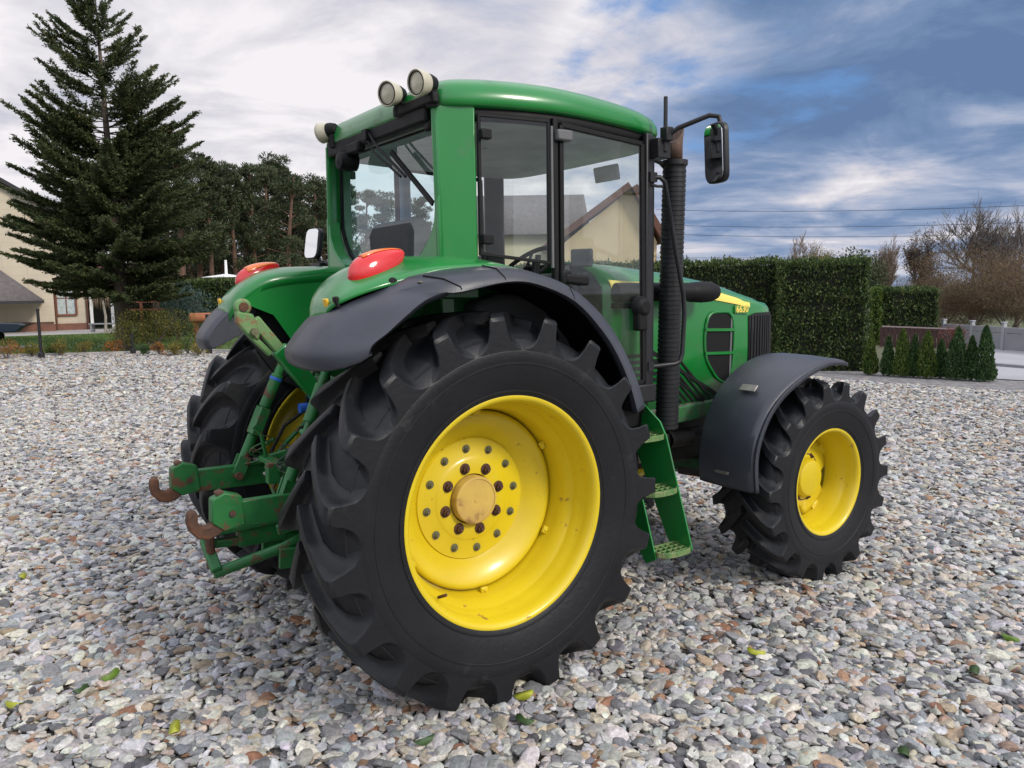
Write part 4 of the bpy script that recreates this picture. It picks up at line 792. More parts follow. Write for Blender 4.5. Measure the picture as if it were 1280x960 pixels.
# lawn and path in front of the left house
LAWN = mat('lawn_grass', (.045, .105, .018), .9, var=(.085, .12, .03), vs=1.2, bump=.6, bs=20)
flat('lawn', [(-30, 33), (-8, 28.1), (-.9, 25.1), (4.6, 22.5), (10., 24.), (14, 40), (0, 48), (-30, 60)], -.004, LAWN)
flat('garden_path', [tuple(azd(-60, 34)[:2]), tuple(azd(45, 33.5)[:2]), tuple(azd(45, 35)[:2]), tuple(azd(-60, 35.5)[:2])], .004, CONCL)
flat('house_terrace', [tuple(azd(-200, 45)[:2]), tuple(azd(160, 44)[:2]), tuple(azd(160, 50)[:2]), tuple(azd(-200, 52)[:2])], .004, KERB)
# grass blades as ground cover
k = 16000; u = rng.uniform(0, 1, k)**.7; px_ = rng.uniform(-80, 300, k); D_ = 27.5+u*15
P = np.array([tuple(azd(a_, b_)) for a_, b_ in zip(px_, D_)]); P = P[inpoly(P[:, 0], P[:, 1], [(-30, 33), (-8, 28.3), (-.9, 25.3), (4.6, 22.8), (10., 24.), (14, 40), (0, 48)])]; P[:, 2] += .03
V, F, v = leaves(P, .11, .02, D=np.tile([0, 0, 1.], (len(P), 1)), spread=.45)
tag(np_mesh('grass', V, F, leafmat('grass_blades', [(0, (.04, .10, .015)), (1, (.12, .18, .04))]), v), 'short green lawn grass in front of the cream house', 'grass', kind='stuff')
# kerb between gravel and garden
kb = MB(); pts = [(-22, 30.1), (-8, 28.1), (-.9, 25.0), (4.6, 22.4), (7.6, 18.1), (10.6, 13.1)]
for p, q in zip(pts, pts[1:]): kb.bar((*p, .03), (*q, .03), .10, .10)
tag(kb.build('kerb', KERB, bev=.01), 'low pale concrete kerb between gravel and garden bed', 'kerb')
# right side: dark packed track, pale concrete drive
TRK = mat('packed_grit_track', (.13, .125, .13), .95, var=(.20, .19, .19), vs=3, bump=.7, bs=60, dirt=(.28, .27, .26), ds=9, dth=(.5, .6))
flat('grit_track', [(11., -12), (11.4, -2.), gp(1280, 490), gp(1180, 484), gp(1085, 478), gp(1018, 471), gp(960, 463), (11.6, 9.0), (12.6, 9.6), gp(1000, 458), gp(1045, 461), gp(1150, 467), gp(1246, 473), gp(1330, 478), (15.6, -2), (15.2, -12)], -.008, TRK)
flat('planting_strip', [(12.6, 9.7), gp(1000, 459), gp(1045, 461.5), gp(1150, 467.5), gp(1244, 473.5), gp(1246, 460), (19.5, 6.), (24, 9.5), (22, 16), (14, 14)], .004, mat('bare_soil', (.09, .075, .055), .95, var=(.08, .10, .04), vs=2, bump=.6, bs=30))
flat('concrete_drive', [gp(1246, 474), gp(1330, 478.5), (15.6, -2), (15.2, -12), (60, -40), (80, 10), (30, 9.), gp(1205, 441), gp(1244, 452)], .008, CONCL)
dk = MB(); a_, b_ = azd(1225, 20.6), azd(1420, 19.); dk.bar(a_+Vector((0, 0, .035)), b_+Vector((0, 0, .035)), .14, .07); tag(dk.build('drive_edging', CONC, bev=.01), 'low dark concrete edging across the pale drive', 'kerb')

# --- hedges
def hedge(name, c0, c1, depth, h, label, m=HLEAF, dens=1100, L=.085, z0=0., wav=.05, cat='hedge', rough_top=.06, group=None):
    a, b = Vector(c0), Vector(c1); d = (b-a); ln = d.length; d.normalize(); nrm = Vector((-d.y, d.x, 0))
    if nrm.dot(VD) < 0: nrm = -nrm           # towards the back
    root = empty(name, (a.x, a.y, 0), 0, label, cat, group)
    def box(e):
        P = [a+d*e+nrm*e, b-d*e+nrm*e, b-d*e+nrm*(depth-e), a+d*e+nrm*(depth-e)]; q = MB(); vs = [(p.x-a.x, p.y-a.y, z0+(.0 if z0 == 0 else e)) for p in P]+[(p.x-a.x, p.y-a.y, h-e*1.2) for p in P]
        return q.add(vs, [(0, 1, 2, 3), (4, 5, 6, 7)]+[(i, (i+1) % 4, 4+(i+1) % 4, 4+i) for i in range(4)])
    box(.10).build('dark_core', mat('hedge_inside', (.008, .012, .005), 1.), root)  # solid near-black box behind the leaf faces
    Ps, Ds = [], []
    def face(k, f, n_):
        u, v_ = rng.uniform(0, 1, k), rng.uniform(0, 1, k); p = np.array([f(x, y) for x, y in zip(u, v_)]); n_ = np.array(n_)
        wob = np.sin(p[:, 0]*5.1+p[:, 2]*3.7)*np.sin(p[:, 1]*4.3+p[:, 2]*5.9)*wav+np.sin(p[:, 0]*11+p[:, 1]*9+p[:, 2]*13)*wav*.5
        off = rng.normal(0, .03, k)-.02+wob-np.abs(rng.normal(0, .05, k)); p += n_[None]*off[:, None]
        Ps.append(p); Ds.append(np.tile(np.array(n_)*.5+np.array([0, 0, .7]), (k, 1)))
    face(int(ln*(h-z0)*dens), lambda u, v_: (d.x*ln*u, d.y*ln*u, z0+(h-z0)*v_), tuple(-nrm))
    face(int(ln*(h-z0)*dens*.2), lambda u, v_: (d.x*ln*u+nrm.x*depth, d.y*ln*u+nrm.y*depth, z0+(h-z0)*v_), tuple(nrm))
    face(int(ln*depth*dens*.8), lambda u, v_: (d.x*ln*u+nrm.x*depth*v_, d.y*ln*u+nrm.y*depth*v_, h+rng.uniform(0, rough_top)), (0, 0, 1))
    for e, sg in ((0, -1), (ln, 1)): face(int(depth*(h-z0)*dens), lambda u, v_: (d.x*e+nrm.x*depth*u, d.y*e+nrm.y*depth*u, z0+(h-z0)*v_), tuple(d*sg))
    P = np.concatenate(Ps); V, F, v = leaves(P, L, L*.45, D=np.concatenate(Ds), spread=.55); np_mesh('foliage', V, F, m, v, root)
    return root
a_ = azd(1087, 18.3); b_ = azd(972, 18.0); hedge('tall_hedge', a_, b_, 1.5, 2.34, 'tall dark green clipped thuja hedge block beside the tractor nose')
a_ = azd(973, 18.8); b_ = azd(640, 20.2); hedge('tall_hedge', a_, b_, 1.3, 2.40, 'long clipped thuja hedge running back behind the tractor hood', dens=900)
a_ = azd(1174, 27.); b_ = azd(1104, 26.5); hedge('hedge', a_, b_, 1.4, 1.68, 'lower square-cut hedge standing above the brown wooden fence', z0=.25, dens=800, L=.10)
a_ = azd(1102, 26.3); b_ = azd(1088, 26.3); hedge('narrow_hedge', a_, b_, .8, 1.72, 'narrow yellow-edged hedge strip between the two big hedges', m=TLEAF, dens=1300, L=.08)
a_ = azd(312, 37.); b_ = azd(200, 37.5); hedge('garden_hedge', a_, b_, 1.2, 2.45, 'dark clipped hedge in the left garden under the pines', dens=500, L=.13)
# --- brown wooden fence under the hedge
f0, f1 = azd(1103, 25.4), azd(1193, 25.0); d = (f1-f0).normalized(); ln = (f1-f0).length
fn = empty('wooden_fence', f0, 0, 'low red brown wooden fence with a white top rail behind young thujas', 'fence')
q = MB(); x = 0.
while x < ln: q.box(d*x+Vector((0, 0, .31)), (.10, .03, .56), Matrix.Rotation(math.atan2(d.y, d.x), 3, 'Z')); x += .115
q.build('board_panel', WOODD, fn)
q = MB(); q.bar(Vector((0, 0, .62)), d*ln+Vector((0, 0, .58)), .04, .035); q.build('top_rail', mat('pale_rail', (.42, .32, .32), .7), fn)
# --- grey concrete panel fence
f0, f1 = azd(1180, 27.2), azd(1420, 22.5); d = (f1-f0).normalized(); ln = (f1-f0).length; rz = Matrix.Rotation(math.atan2(d.y, d.x), 3, 'Z')
fn = empty('concrete_fence', f0, 0, 'grey concrete panel fence with pale posts at the right edge', 'fence')
x = 0.; 
while x < ln:
    q = MB(); q.box(d*(x+.60)+Vector((0, 0, .24)), (1.10, .05, .44), rz); q.box(d*(x+.60)+Vector((0, 0, .55)), (1.10, .05, .16), rz); q.build('fence_panel', CONC, fn, bev=.01)
    q = MB(); q.box(d*x+Vector((0, 0, .37)), (.10, .10, .74), rz); q.box(d*x+Vector((0, 0, .755)), (.13, .13, .035), rz); q.build('post', CONCL, fn, bev=.01); x += 1.2
# --- row of young thujas
def thuja(px, D, h, w_, label, m, dens=1.):
    base = azd(px, D); root = empty('young_thuja', base, rng.uniform(0, 6), label, 'young conifer', 'young thujas planted in a row by the track')
    MB().tube([(0, 0, 0), (0, 0, h*.6)], [.022, .008], 6).build('stem', BARK, root)
    k = int(3600*dens*h); t = rng.uniform(0, 1, k)**1.25; th = rng.uniform(0, 2*PI, k); prof = np.minimum(1, (1-t)**.62*1.06)*(1-.25*np.maximum(0, .14-t)/.14)
    lump = 1+.13*np.sin(th*3+t*9)+.10*np.sin(th*5-t*17); r = w_*prof*lump*rng.uniform(.55, 1.05, k)**.5
    P = np.stack([r*np.cos(th), r*np.sin(th), .03+t*h], 1); D_ = np.stack([np.cos(th)*.45, np.sin(th)*.45, np.ones(k)], 1)
    V, F, v = leaves(P, .055, .022, D=D_, spread=.35); np_mesh('foliage', V, F, m, v, root)
    q = MB(); q.lathe([(.06, w_*.45), (h*.5, w_*.40), (h*.85, .01)], nn=8, axis='z'); q.build('dark_core', mat('thuja_inside', (.010, .018, .006), 1.), root)  # solid near-black core inside the foliage
TH = [(1090, 17.6, .80, .155, 'yellow green young thuja nearest the tall hedge corner', TLEAF), (1112, 17.5, .76, .14, 'small dark thuja, second from the tall hedge', TLEAFD), (1130, 17.4, .90, .19, 'bright yellow green thuja, third from the hedge corner', TLEAF),
      (1145, 17.4, .80, .14, 'slim dark thuja, fourth from the hedge corner', TLEAFD), (1161, 17.3, .88, .20, 'broad light green thuja in the middle of the row', TLEAF), (1179, 17.4, .72, .15, 'short dull green thuja just right of the row middle', TLEAFD),
      (1199, 17.2, .96, .22, 'wide dark green thuja, third from the right end', TLEAFD), (1217, 17.2, .80, .15, 'dark narrow thuja, second from the right end', TLEAFD), (1234, 17.1, 1.0, .20, 'tallest dark thuja at the right end of the row', TLEAFD)]
for a in TH: thuja(*a)

# --- bare trees
def bare(px, D, h, label, m, spread=.5, seed=1, depth=5, r0=.10, group=None, trunk=.22, leafm=None, nsub=3, name='bare_tree'):
    rn = random.Random(seed); base = azd(px, D); root = empty(name, base, 0, label, 'bare tree', group)
    tr, tw = MB(), MB(); tips = []
    def grow(p, d, L, r, k):
        n_ = 3; path = [p]; dd = d.copy()
        for i in range(n_):
            dd = (dd+Vector((rn.gauss(0, .10), rn.gauss(0, .10), rn.gauss(.05, .06)))).normalized(); path.append(path[-1]+dd*L/n_)
        rr = [r*(1-.42*i/n_) for i in range(n_+1)]
        (tr if k >= depth-1 else tw).tube(path, rr, 7 if k >= depth-1 else (4 if k > 1 else 3), caps=False)
        if k == 0: tips.append(path[-1]); return
        m_ = nsub if k > 1 else nsub+1
        for i in range(m_):
            t = rn.uniform(.35, 1.); j = min(int(t*n_), n_-1); st_ = path[j]+(path[j+1]-path[j])*(t*n_-j)
            ax = Vector((rn.gauss(0, 1), rn.gauss(0, 1), rn.gauss(0, .35))).normalized(); nd = (dd*(1-spread*.4)+ax*spread+Vector((0, 0, .22))).normalized()
            grow(st_, nd, L*rn.uniform(.58, .82), max(r*.55, .009), k-1)
        grow(path[-1], (dd+Vector((rn.gauss(0, .15), rn.gauss(0, .15), .1))).normalized(), L*.8, max(r*.58, .009), k-1)
    L0 = h*trunk*1.35; grow(Vector((0, 0, 0)), Vector((0, 0, 1)), L0, r0, depth)
    for q in (tr, tw):
        mz = max(v[2] for v in tw.v)
    sc = h/mz
    for q in (tr, tw): q.v = [(x*sc, y*sc, z*sc) for x, y, z in q.v]
    tr.build('trunk', m, root); tw.build('crown', TWIG if m is not TWIGB else TWIGB, root)
    if leafm:
        P = np.array([tuple(t*sc) for t in tips]); P = np.repeat(P, 5, 0)+rng.normal(0, .09, (len(P)*5, 3)); V, F, v = leaves(P, .07, .04); np_mesh('dry_leaves', V, F, leafm, v, root)
    return root
bare(1217, 37, 5.6, 'large dark bare tree rising over the brown bushes at right', TWIG, .80, 3, 6, .16, nsub=3)
bare(1152, 38, 4.3, 'slender bare tree with a few tan leaves left of the large one', TWIG, .45, 9, 5, .08, leafm=BLEAF)
bare(1272, 36, 4.9, 'bare tree cut off by the right edge of the picture', TWIG, .5, 14, 5, .10)
bare(1112, 42, 4.3, 'pale twiggy round-crowned tree right of the tall hedge', TWIGB, .5, 5, 6, .07, nsub=3)
bare(1000, 46, 4.9, 'small pale leafless tree peeking above the tall hedge', TWIGB, .55, 21, 6, .09, nsub=3)
bare(1020, 47, 4.2, 'low leafless treetop with tan leaves above the hedge', TWIGB, .5, 33, 5, .07, leafm=YLEAF)

# --- leaf-cloud shrubs
def shrub(name, px, D, h, w_, label, m, cat='shrub', n_=2500, L=.06, group=None, lumps=9, seed=0, z0=0., pos=None, twig=TWIG, shape=1.):
    r_ = np.random.default_rng(seed+5); base = pos if pos is not None else azd(px, D); root = empty(name, base, 0, label, cat, group)
    Ps, Ds = [], []
    for i in range(lumps):
        a = r_.uniform(0, 2*PI); rr = w_*.55*r_.uniform(0, 1)**.5; cz = z0+(h-z0)*r_.uniform(.28, .78); R_ = (h-z0)*r_.uniform(.22, .36)*shape; c = np.array([rr*math.cos(a), rr*math.sin(a), cz])
        k = n_//lumps; q = r_.normal(size=(k, 3)); q /= np.linalg.norm(q, axis=1, keepdims=True); s_ = r_.uniform(.45, 1.08, k)**.6
        p = c+q*s_[:, None]*np.array([max(w_*.5, R_), max(w_*.5, R_), R_])*r_.uniform(.7, 1.05); Ps.append(p); Ds.append(q*.6+np.array([0, 0, .5]))
    P = np.concatenate(Ps); Dd = np.concatenate(Ds); ok = P[:, 2] > .01; P, Dd = P[ok], Dd[ok]
    V, F, v = leaves(P, L*(1.5 if m is BLEAF else 1), L*(.16 if m is BLEAF else .5), D=Dd, spread=.6); np_mesh('foliage', V, F, m, v, root)
    q = MB()
    for i in range(9):
        a = r_.uniform(0, 2*PI); q.tube([(0, 0, 0), (w_*.25*math.cos(a), w_*.25*math.sin(a), h*.4), (w_*.5*math.cos(a), w_*.5*math.sin(a), h*.75)], [.02, .012, .004], 4)
    q.build('branches', twig, root); return root
BRG = 'brown dry bushes behind the concrete fence'
shrub('brown_bush', 1262, 33, 3.15, 3.6, 'big rounded brown dry bush at the right edge', BLEAF, n_=60000, L=.075, lumps=20, seed=1)
shrub('brown_bush', 1216, 34, 2.2, 2.6, 'middle brown thicket under the large bare tree', BLEAF, n_=36000, L=.07, lumps=16, seed=2)
shrub('brown_bush', 1180, 36, 1.9, 2.4, 'brown thicket directly right of the square hedge', BLEAF, n_=26000, L=.065, lumps=14, seed=3)
shrub('brown_bush', 1135, 40, 2.3, 3.6, 'dull brown undergrowth showing over the square hedge', BLEAF, n_=20000, L=.07, lumps=12, seed=4)
shrub('red_shrub', 1192, 24.2, .75, .45, 'small reddish twiggy shrub at the fence corner', leafmat('red_brown_leaves', [(0, (.10, .03, .03)), (1, (.22, .09, .07))]), n_=1500, L=.04, seed=5)
shrub('dark_conifer', 1070, 36, 3.55, 1.1, 'dark conifer top just breaking the hedge line', PNEED, n_=6000, L=.12, lumps=8, seed=6)
# garden border shrubs, left
for px, D, h, w_, m, lb in ((4, 27.4, .62, .55, OLEAF, 'orange leaved shrub at the left picture edge'), (37, 28.2, .42, .40, YLEAF, 'low golden shrub just left of the tall post'), (72, 28., .52, .34, YLEAF, 'golden twiggy shrub right of the tall post'),
        (61, 28.4, .40, .22, TLEAF, 'little green conifer right behind the tall post'), (103, 28., .42, .34, YLEAF, 'yellow shrub on the lawn edge before the window'), (139, 27.8, .46, .36, OLEAF, 'amber shrub touching the spruce trunk'),
        (177, 26.6, .36, .22, TLEAFD, 'tiny green shrub right of the short post'), (196, 26.2, .42, .26, OLEAF, 'rust coloured small shrub in the garden bed'), (216, 25.6, .40, .30, YLEAF, 'golden low shrub at the bed edge'),
        (246, 25.0, .48, .42, YLEAF, 'yellow green shrub nearest the tractor fender'), (232, 25.8, .72, .30, TLEAF, 'upright light green shrub in the garden bed')):
    shrub('garden_shrub', px, D, h, w_, lb, m, n_=1300, L=.04, seed=int(px)+40, group='small shrubs along the garden edge')
shrub('golden_conifer', 190, 28.6, 1.45, 1.6, 'wide golden green spreading conifer bush in the left garden', leafmat('golden_conifer_needles', [(0, (.03, .04, .012)), (.5, (.09, .10, .025)), (1, (.24, .20, .04))]), n_=9000, L=.06, lumps=14, seed=70)
shrub('blue_spruce', 236, 33, 2.3, 1.2, 'blue green young spruce before the garden hedge', BLEAFL, cat='conifer', n_=6000, L=.09, lumps=12, seed=71)
shrub('dark_shrub', 262, 31, 1.0, 1.2, 'dark green low shrub under the terracotta roll', HLEAF, n_=3000, L=.06, seed=72)
shrub('yellow_conifer', 333, 52, 4.2, 1.8, 'yellow green small conifer between pine trunks', leafmat('yellow_conifer', [(0, (.04, .05, .012)), (1, (.16, .16, .04))]), cat='conifer', n_=5000, L=.16, seed=73)

# --- spruce
def spruce(px, D, h, rad, zb, label):
    base = azd(px, D); root = empty('spruce_tree', base, 0, label, 'spruce'); r_ = random.Random(4); g_ = np.random.default_rng(4)
    MB().tube([(0, 0, -.1), (.02, 0, 1.5), (-.05, 0, h*.5), (-.10, .02, h*.85), (-.12, 0, h)], [.26, .21, .12, .05, .012], 14).build('trunk', BARK, root)
    br = MB(); Ps, Ds = [], []; z = zb
    while z < h-.15:
        t = (z-zb)/(h-zb); nb = 6 if t < .55 else 4
        for i in range(nb):
            a = r_.uniform(0, 2*PI); L = rad*float(np.interp(t, [0, .08, .3, .55, .75, .88, 1.], [.70, .98, 1., .84, .60, .38, .05]))*r_.uniform(.60, 1.0)*(1+.06*math.sin(z*2.3+a*2))+.10
            d = Vector((math.cos(a), math.sin(a), 0)); drop = -.26*(1-t)+.22*t; tip = .34+.30*t
            path = [Vector((-.1*t, 0, z))+d*(L*u)+Vector((0, 0, L*(drop*u+tip*u*u*.75))) for u in (0, .2, .4, .6, .8, 1.)]
            br.tube(path, [.030*(1-t)+.010, .024*(1-t)+.008, .018*(1-t)+.007, .013, .008, .003], 4, caps=False)
            nt_ = int(14+(58 if t < .55 else 34)*L)
            for j in range(nt_):
                u = r_.uniform(.12, 1.)**.8; q = u*5; k = min(int(q), 4); p = path[k].lerp(path[k+1], q-k); dd = (path[k+1]-path[k]).normalized()
                side = Vector((-d.y, d.x, 0))*r_.choice((-1, 1)); tl_ = L*.22*(1.1-u)*r_.uniform(.5, 1.3)+.10; td = (dd*.75+side*r_.uniform(.3, .9)+Vector((0, 0, r_.uniform(-.35, .30)))).normalized()
                m_ = max(3, int(tl_/.045))
                for s_ in range(m_):
                    Ps.append(p+td*tl_*(s_+.5)/m_+Vector((r_.gauss(0, .012), r_.gauss(0, .012), r_.gauss(0, .015)))); Ds.append(td)
        z += .125+.11*t
    br.build('limbs', BARK, root)
    P = np.array([tuple(p) for p in Ps]); Dd = np.array([tuple(p) for p in Ds]); P = np.repeat(P, 2, 0)+g_.normal(0, .012, (len(P)*2, 3)); Dd = np.repeat(Dd, 2, 0)
    V, F, v = leaves(P, .115, .034, D=Dd, spread=.55, var=np.clip(g_.beta(2, 3.2, len(P))+(g_.random(len(P)) < .012)*.5, 0, 1)); np_mesh('crown', V, F, NEED, v, root)
spruce(153, 29.5, 11.3, 3.25, 1.85, 'large dark spruce with upswept branches in the left garden')
# --- pines of the wood behind
def pine_proto(seed, h, cr, n_=26):
    r_ = np.random.default_rng(seed); root = empty('pine_tree', (0, 0, 0))
    lean = r_.normal(0, .25, 2); MB().tube([(0, 0, 0), (lean[0]*.3, lean[1]*.3, h*.5), (lean[0], lean[1], h*.93)], [.17, .13, .04], 8).build('trunk', BARKP, root)
    br = MB(); Ps, Ds = [], []
    for i in range(n_):
        t = r_.uniform(0, 1)**.8; z = h*(.38+.60*t); a = r_.uniform(0, 2*PI); R_ = cr*(1-.75*t)*r_.uniform(.3, 1.); c = np.array([lean[0]*t+R_*math.cos(a), lean[1]*t+R_*math.sin(a), z])
        br.tube([(lean[0]*t, lean[1]*t, z-.5), tuple(c)], [.04, .012], 4, caps=False); k = 210; q = r_.normal(size=(k, 3)); q /= np.linalg.norm(q, axis=1, keepdims=True)
        s_ = r_.uniform(.2, 1., k)**.5; sz = r_.uniform(.5, .95)*(1-.35*t); P = c+q*s_[:, None]*np.array([sz, sz, sz*.55]); Ps.append(P); Ds.append(q*.7+np.array([0, 0, .5]))
    for i in range(14):
        z = h*r_.uniform(.15, .5); a = r_.uniform(0, 2*PI); br.tube([(0, 0, z), (1.2*math.cos(a)*r_.uniform(.4, 1), 1.2*math.sin(a)*r_.uniform(.4, 1), z-.1)], [.025, .006], 3, caps=False)
    br.build('limbs', BARKP, root); V, F, v = leaves(np.concatenate(Ps), .24, .06, D=np.concatenate(Ds), spread=.5); np_mesh('crown', V, F, PNEED, v, root); return root
protos = [pine_proto(s_, 9.5, 2.1, n_) for s_, n_ in ((1, 24), (2, 30), (3, 20), (4, 34))]
r_ = random.Random(5); used = set(); cnt = 0
PL = [(214, 46, 9.4), (232, 44, 9.2), (250, 47, 9.6), (268, 45, 8.9), (283, 50, 9.7), (298, 46, 8.7), (312, 52, 9.9), (322, 47, 9.0), (338, 50, 9.6), (352, 54, 10.6), (360, 46, 8.7), (373, 50, 8.9), (386, 54, 9.5), (399, 48, 8.5), (409, 55, 9.6), (424, 50, 8.6), (440, 56, 9.5), (196, 50, 9.6), (175, 56, 10.2), (150, 60, 9.6), (460, 54, 8.8), (484, 56, 8.6), (505, 58, 8.8), (530, 60, 8.8),
      (240, 60, 9.8), (275, 62, 10.), (306, 60, 9.6), (345, 63, 10.2), (380, 62, 9.4), (415, 64, 9.8)]
for i, (px, D, h) in enumerate(PL):
    pr_ = protos[i % 4]; o = pr_ if pr_ not in used else copy_tree(pr_); used.add(pr_)
    o.location = azd(px, D); o.rotation_euler = (0, 0, r_.uniform(0, 6.28)); sc = h/9.5; o.scale = (sc*r_.uniform(.9, 1.15), sc*r_.uniform(.9, 1.15), sc)
    tag(o, 'tall dark pine with a reddish trunk in the wood beyond the left garden', 'pine', 'pines of the wood behind the left garden')
# dim undergrowth closing the wood
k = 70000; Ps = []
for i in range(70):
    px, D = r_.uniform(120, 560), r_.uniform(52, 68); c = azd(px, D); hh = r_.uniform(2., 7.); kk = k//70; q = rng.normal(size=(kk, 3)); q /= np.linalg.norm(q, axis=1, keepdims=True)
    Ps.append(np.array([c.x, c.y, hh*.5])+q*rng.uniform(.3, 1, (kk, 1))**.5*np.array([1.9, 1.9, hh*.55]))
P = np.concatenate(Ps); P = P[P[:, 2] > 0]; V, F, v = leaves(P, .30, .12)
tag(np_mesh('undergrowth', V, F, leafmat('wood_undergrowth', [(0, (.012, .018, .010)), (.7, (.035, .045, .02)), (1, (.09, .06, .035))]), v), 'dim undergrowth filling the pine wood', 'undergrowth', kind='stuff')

# --- houses
def wpoly(name, base, ax, poly, y0, y1, m, parent, bev=0):   # polygon in (along-view-right, z), thickness along view
    return MB().prism(poly, y0, y1).build(name, m, parent, bev=bev)
def house_frame(px, D, label, cat='house', name='house'):
    return empty(name, azd(px, D), YAW-PI/2, label, cat)     # local x to the right of the view, y away
_d0 = (azd(69, 49)-Vector((CAM.x, CAM.y, 0))); AZ0 = math.atan2(_d0.y, _d0.x)
hs = house_frame(69, 49, 'cream house with a steep gable and small red brown window at left')
S_ = 49*math.cos(.52)/992.3        # metres per photo pixel there
hs.rotation_euler = (0, 0, AZ0-PI/2)
def hx(px):
    d = azd(px, 49)-Vector((CAM.x, CAM.y, 0)); return 49*math.tan(AZ0-math.atan2(d.y, d.x))
X = hx
top = at(0, 214, 49).z; top2 = at(37, 236, 49).z; sl_ = (top2-top)/(X(37)-X(0))
xl = X(-120); zr = lambda x: top+sl_*(x-X(0))
wl = [(X(69), 0), (X(69), 2.8), (X(94), 2.95), (X(94), zr(X(94))-.25), (X(30), zr(X(30))-.25), (X(-90), zr(X(-90))-.25), (xl-3, zr(X(-90))-2), (xl-3, 0)]
wpoly('wall', None, None, wl, 0, 6.5, WALLM, hs)
MB().prism([(X(-90), zr(X(-90))), (X(108), zr(X(108))), (X(108), zr(X(108))-.22), (X(-90), zr(X(-90))-.22)], -.5, 7.).build('roof', ROOFD, hs)
MB().prism([(X(-90), zr(X(-90))), (X(-90)-7, zr(X(-90))-4.5), (X(-90)-7, zr(X(-90))-4.75), (X(-90), zr(X(-90))-.22)], -.5, 7.).build('roof', ROOFD, hs)
MB().prism([(xl-3.003, .0), (X(69)+.003, .0), (X(69)+.003, .38), (xl-3.003, .42)], -.04, .0).build('plinth', BRICK, hs)
MB().box((X(0), -.05, .46), (X(69)-X(-70), .06, .06)).build('plinth_trim', ROOFB, hs)
# porch roof in front
zt, zb_ = at(0, 330, 46).z, at(55, 376, 46).z
pr_ = MB(); x0, x1 = X(-110), X(57); pr_.add([(x0, -2.6, zb_), (x1, -2.6, zb_), (X(-14), -.03, zt+.35), (x0, -.03, zt+.35), (x1, -.03, zb_)], [(0, 1, 2, 3), (1, 4, 2)]); pr_.build('porch_roof', ROOFG, hs, solid=.06)
MB().bar((x0, -2.62, zb_-.06), (x1+.03, -2.62, zb_-.06), .07, .12).build('porch_gutter', ROOFD, hs)
MB().prism([(X(-70), 0.42), (X(-70), zb_), (X(-30), zb_), (X(-30), .42)], -2.4, -2.2).build('porch_wall', WALLM, hs)
# annex with the window
an = [(X(69.5), 0), (X(69.5), 2.75), (X(112), 2.68), (X(112), 0)]
MB().prism(an, .6, 5.5).build('annex_wall', WALLM, hs)
MB().prism([(X(69.5), .0), (X(112)+.003, .0), (X(112)+.003, .36), (X(69.5), .36)], .56, .6).build('plinth', BRICK, hs)
ar = MB(); ar.add([(X(69.5), .25, 2.78), (X(143), .25, 2.66), (X(143), 4, 4.0), (X(69.5), 4, 4.1)], [(0, 1, 2, 3)]); ar.build('annex_roof', mat('red_brown_tiles', (.20, .07, .045), .8, var=(.12, .04, .03), vs=5, bump=.5, bs=12), hs, solid=.10)
MB().bar((X(69.5), .22, 2.66), (X(143), .22, 2.55), .08, .10).build('annex_gutter', ROOFB, hs)
wz0, wz1 = at(80, 394, 49).z, at(80, 361, 49).z
wn = MB(); xa, xb = X(72), X(97)
for p, q in (((xa, wz0), (xa, wz1)), ((xb, wz0), (xb, wz1)), ((xa, wz0), (xb, wz0)), ((xa, wz1), (xb, wz1))): wn.bar((p[0], .56, p[1]), (q[0], .56, q[1]), .09, .17, up=(0, 1, 0))
wn.box(((xa+xb)/2, .57, (wz0+wz1)/2), (.05, .05, wz1-wz0)); wn.box(((xa+xb)/2, .57, wz0*.35+wz1*.65), (xb-xa, .05, .04)); win = wn.build('window', WOODR, hs, bev=.01)
MB().box(((xa+xb)/2, .592, (wz0+wz1)/2), (xb-xa, .01, wz1-wz0)).build('curtain', CURT, win)
for px in (70.5, 110.5): MB().tube([(X(px), .50, .05), (X(px), .50, 2.6)], .06, 8).build('downpipe', ROOFB, hs)
tl_ = MB(); tl_.box((X(115.5), .35, 1.25), (.16, .16, 2.5)); tl_.build('porch_post', WHITEP, hs, bev=.02)
tl_ = MB(); tl_.box((X(142), .35, 1.25), (.16, .16, 2.5)); tl_.build('porch_post', WHITEP, hs, bev=.02)
MB().prism([(X(112), 0), (X(145), 0), (X(145), 2.5), (X(112), 2.5)], 3.2, 3.4).build('porch_back_wall', mat('dark_timber', (.03, .035, .028), .9), hs)  # back wall in one very dark timber tone
dk_ = empty('garden_bench', azd(131, 45.2), YAW-PI/2, 'low grey bench under the porch beside the white post', 'bench')
MB().box((0, 0, .42), (1.5, .4, .06)).build('seat', CONC, dk_, bev=.01)
for x in (-.65, .65): MB().box((x, 0, .195), (.08, .36, .39)).build('leg', CONC, dk_, bev=.01)
# white-stemmed weeping tree
wt = empty('weeping_tree', azd(131, 44.), 0, 'small white stemmed weeping tree with drooping bare twigs', 'small tree'); MB().tube([(0, 0, 0), (.05, 0, .8), (-.04, 0, 1.75)], [.075, .06, .05], 8).build('trunk', BARKL, wt)
q = MB(); r2 = random.Random(3)
for i in range(70):
    a = r2.uniform(0, 2*PI); L = r2.uniform(.4, .85); hz = r2.uniform(.25, .6); q.tube([(-.04, 0, 1.7), (L*.4*math.cos(a), L*.4*math.sin(a), 1.75+hz), (L*.8*math.cos(a), L*.8*math.sin(a), 1.75+hz*.8), (L*math.cos(a), L*math.sin(a), 1.7-r2.uniform(0, .6))], [.018, .013, .009, .005], 4, caps=False)
q.build('crown', mat('tan_twigs', (.28, .20, .13), .9), wt)
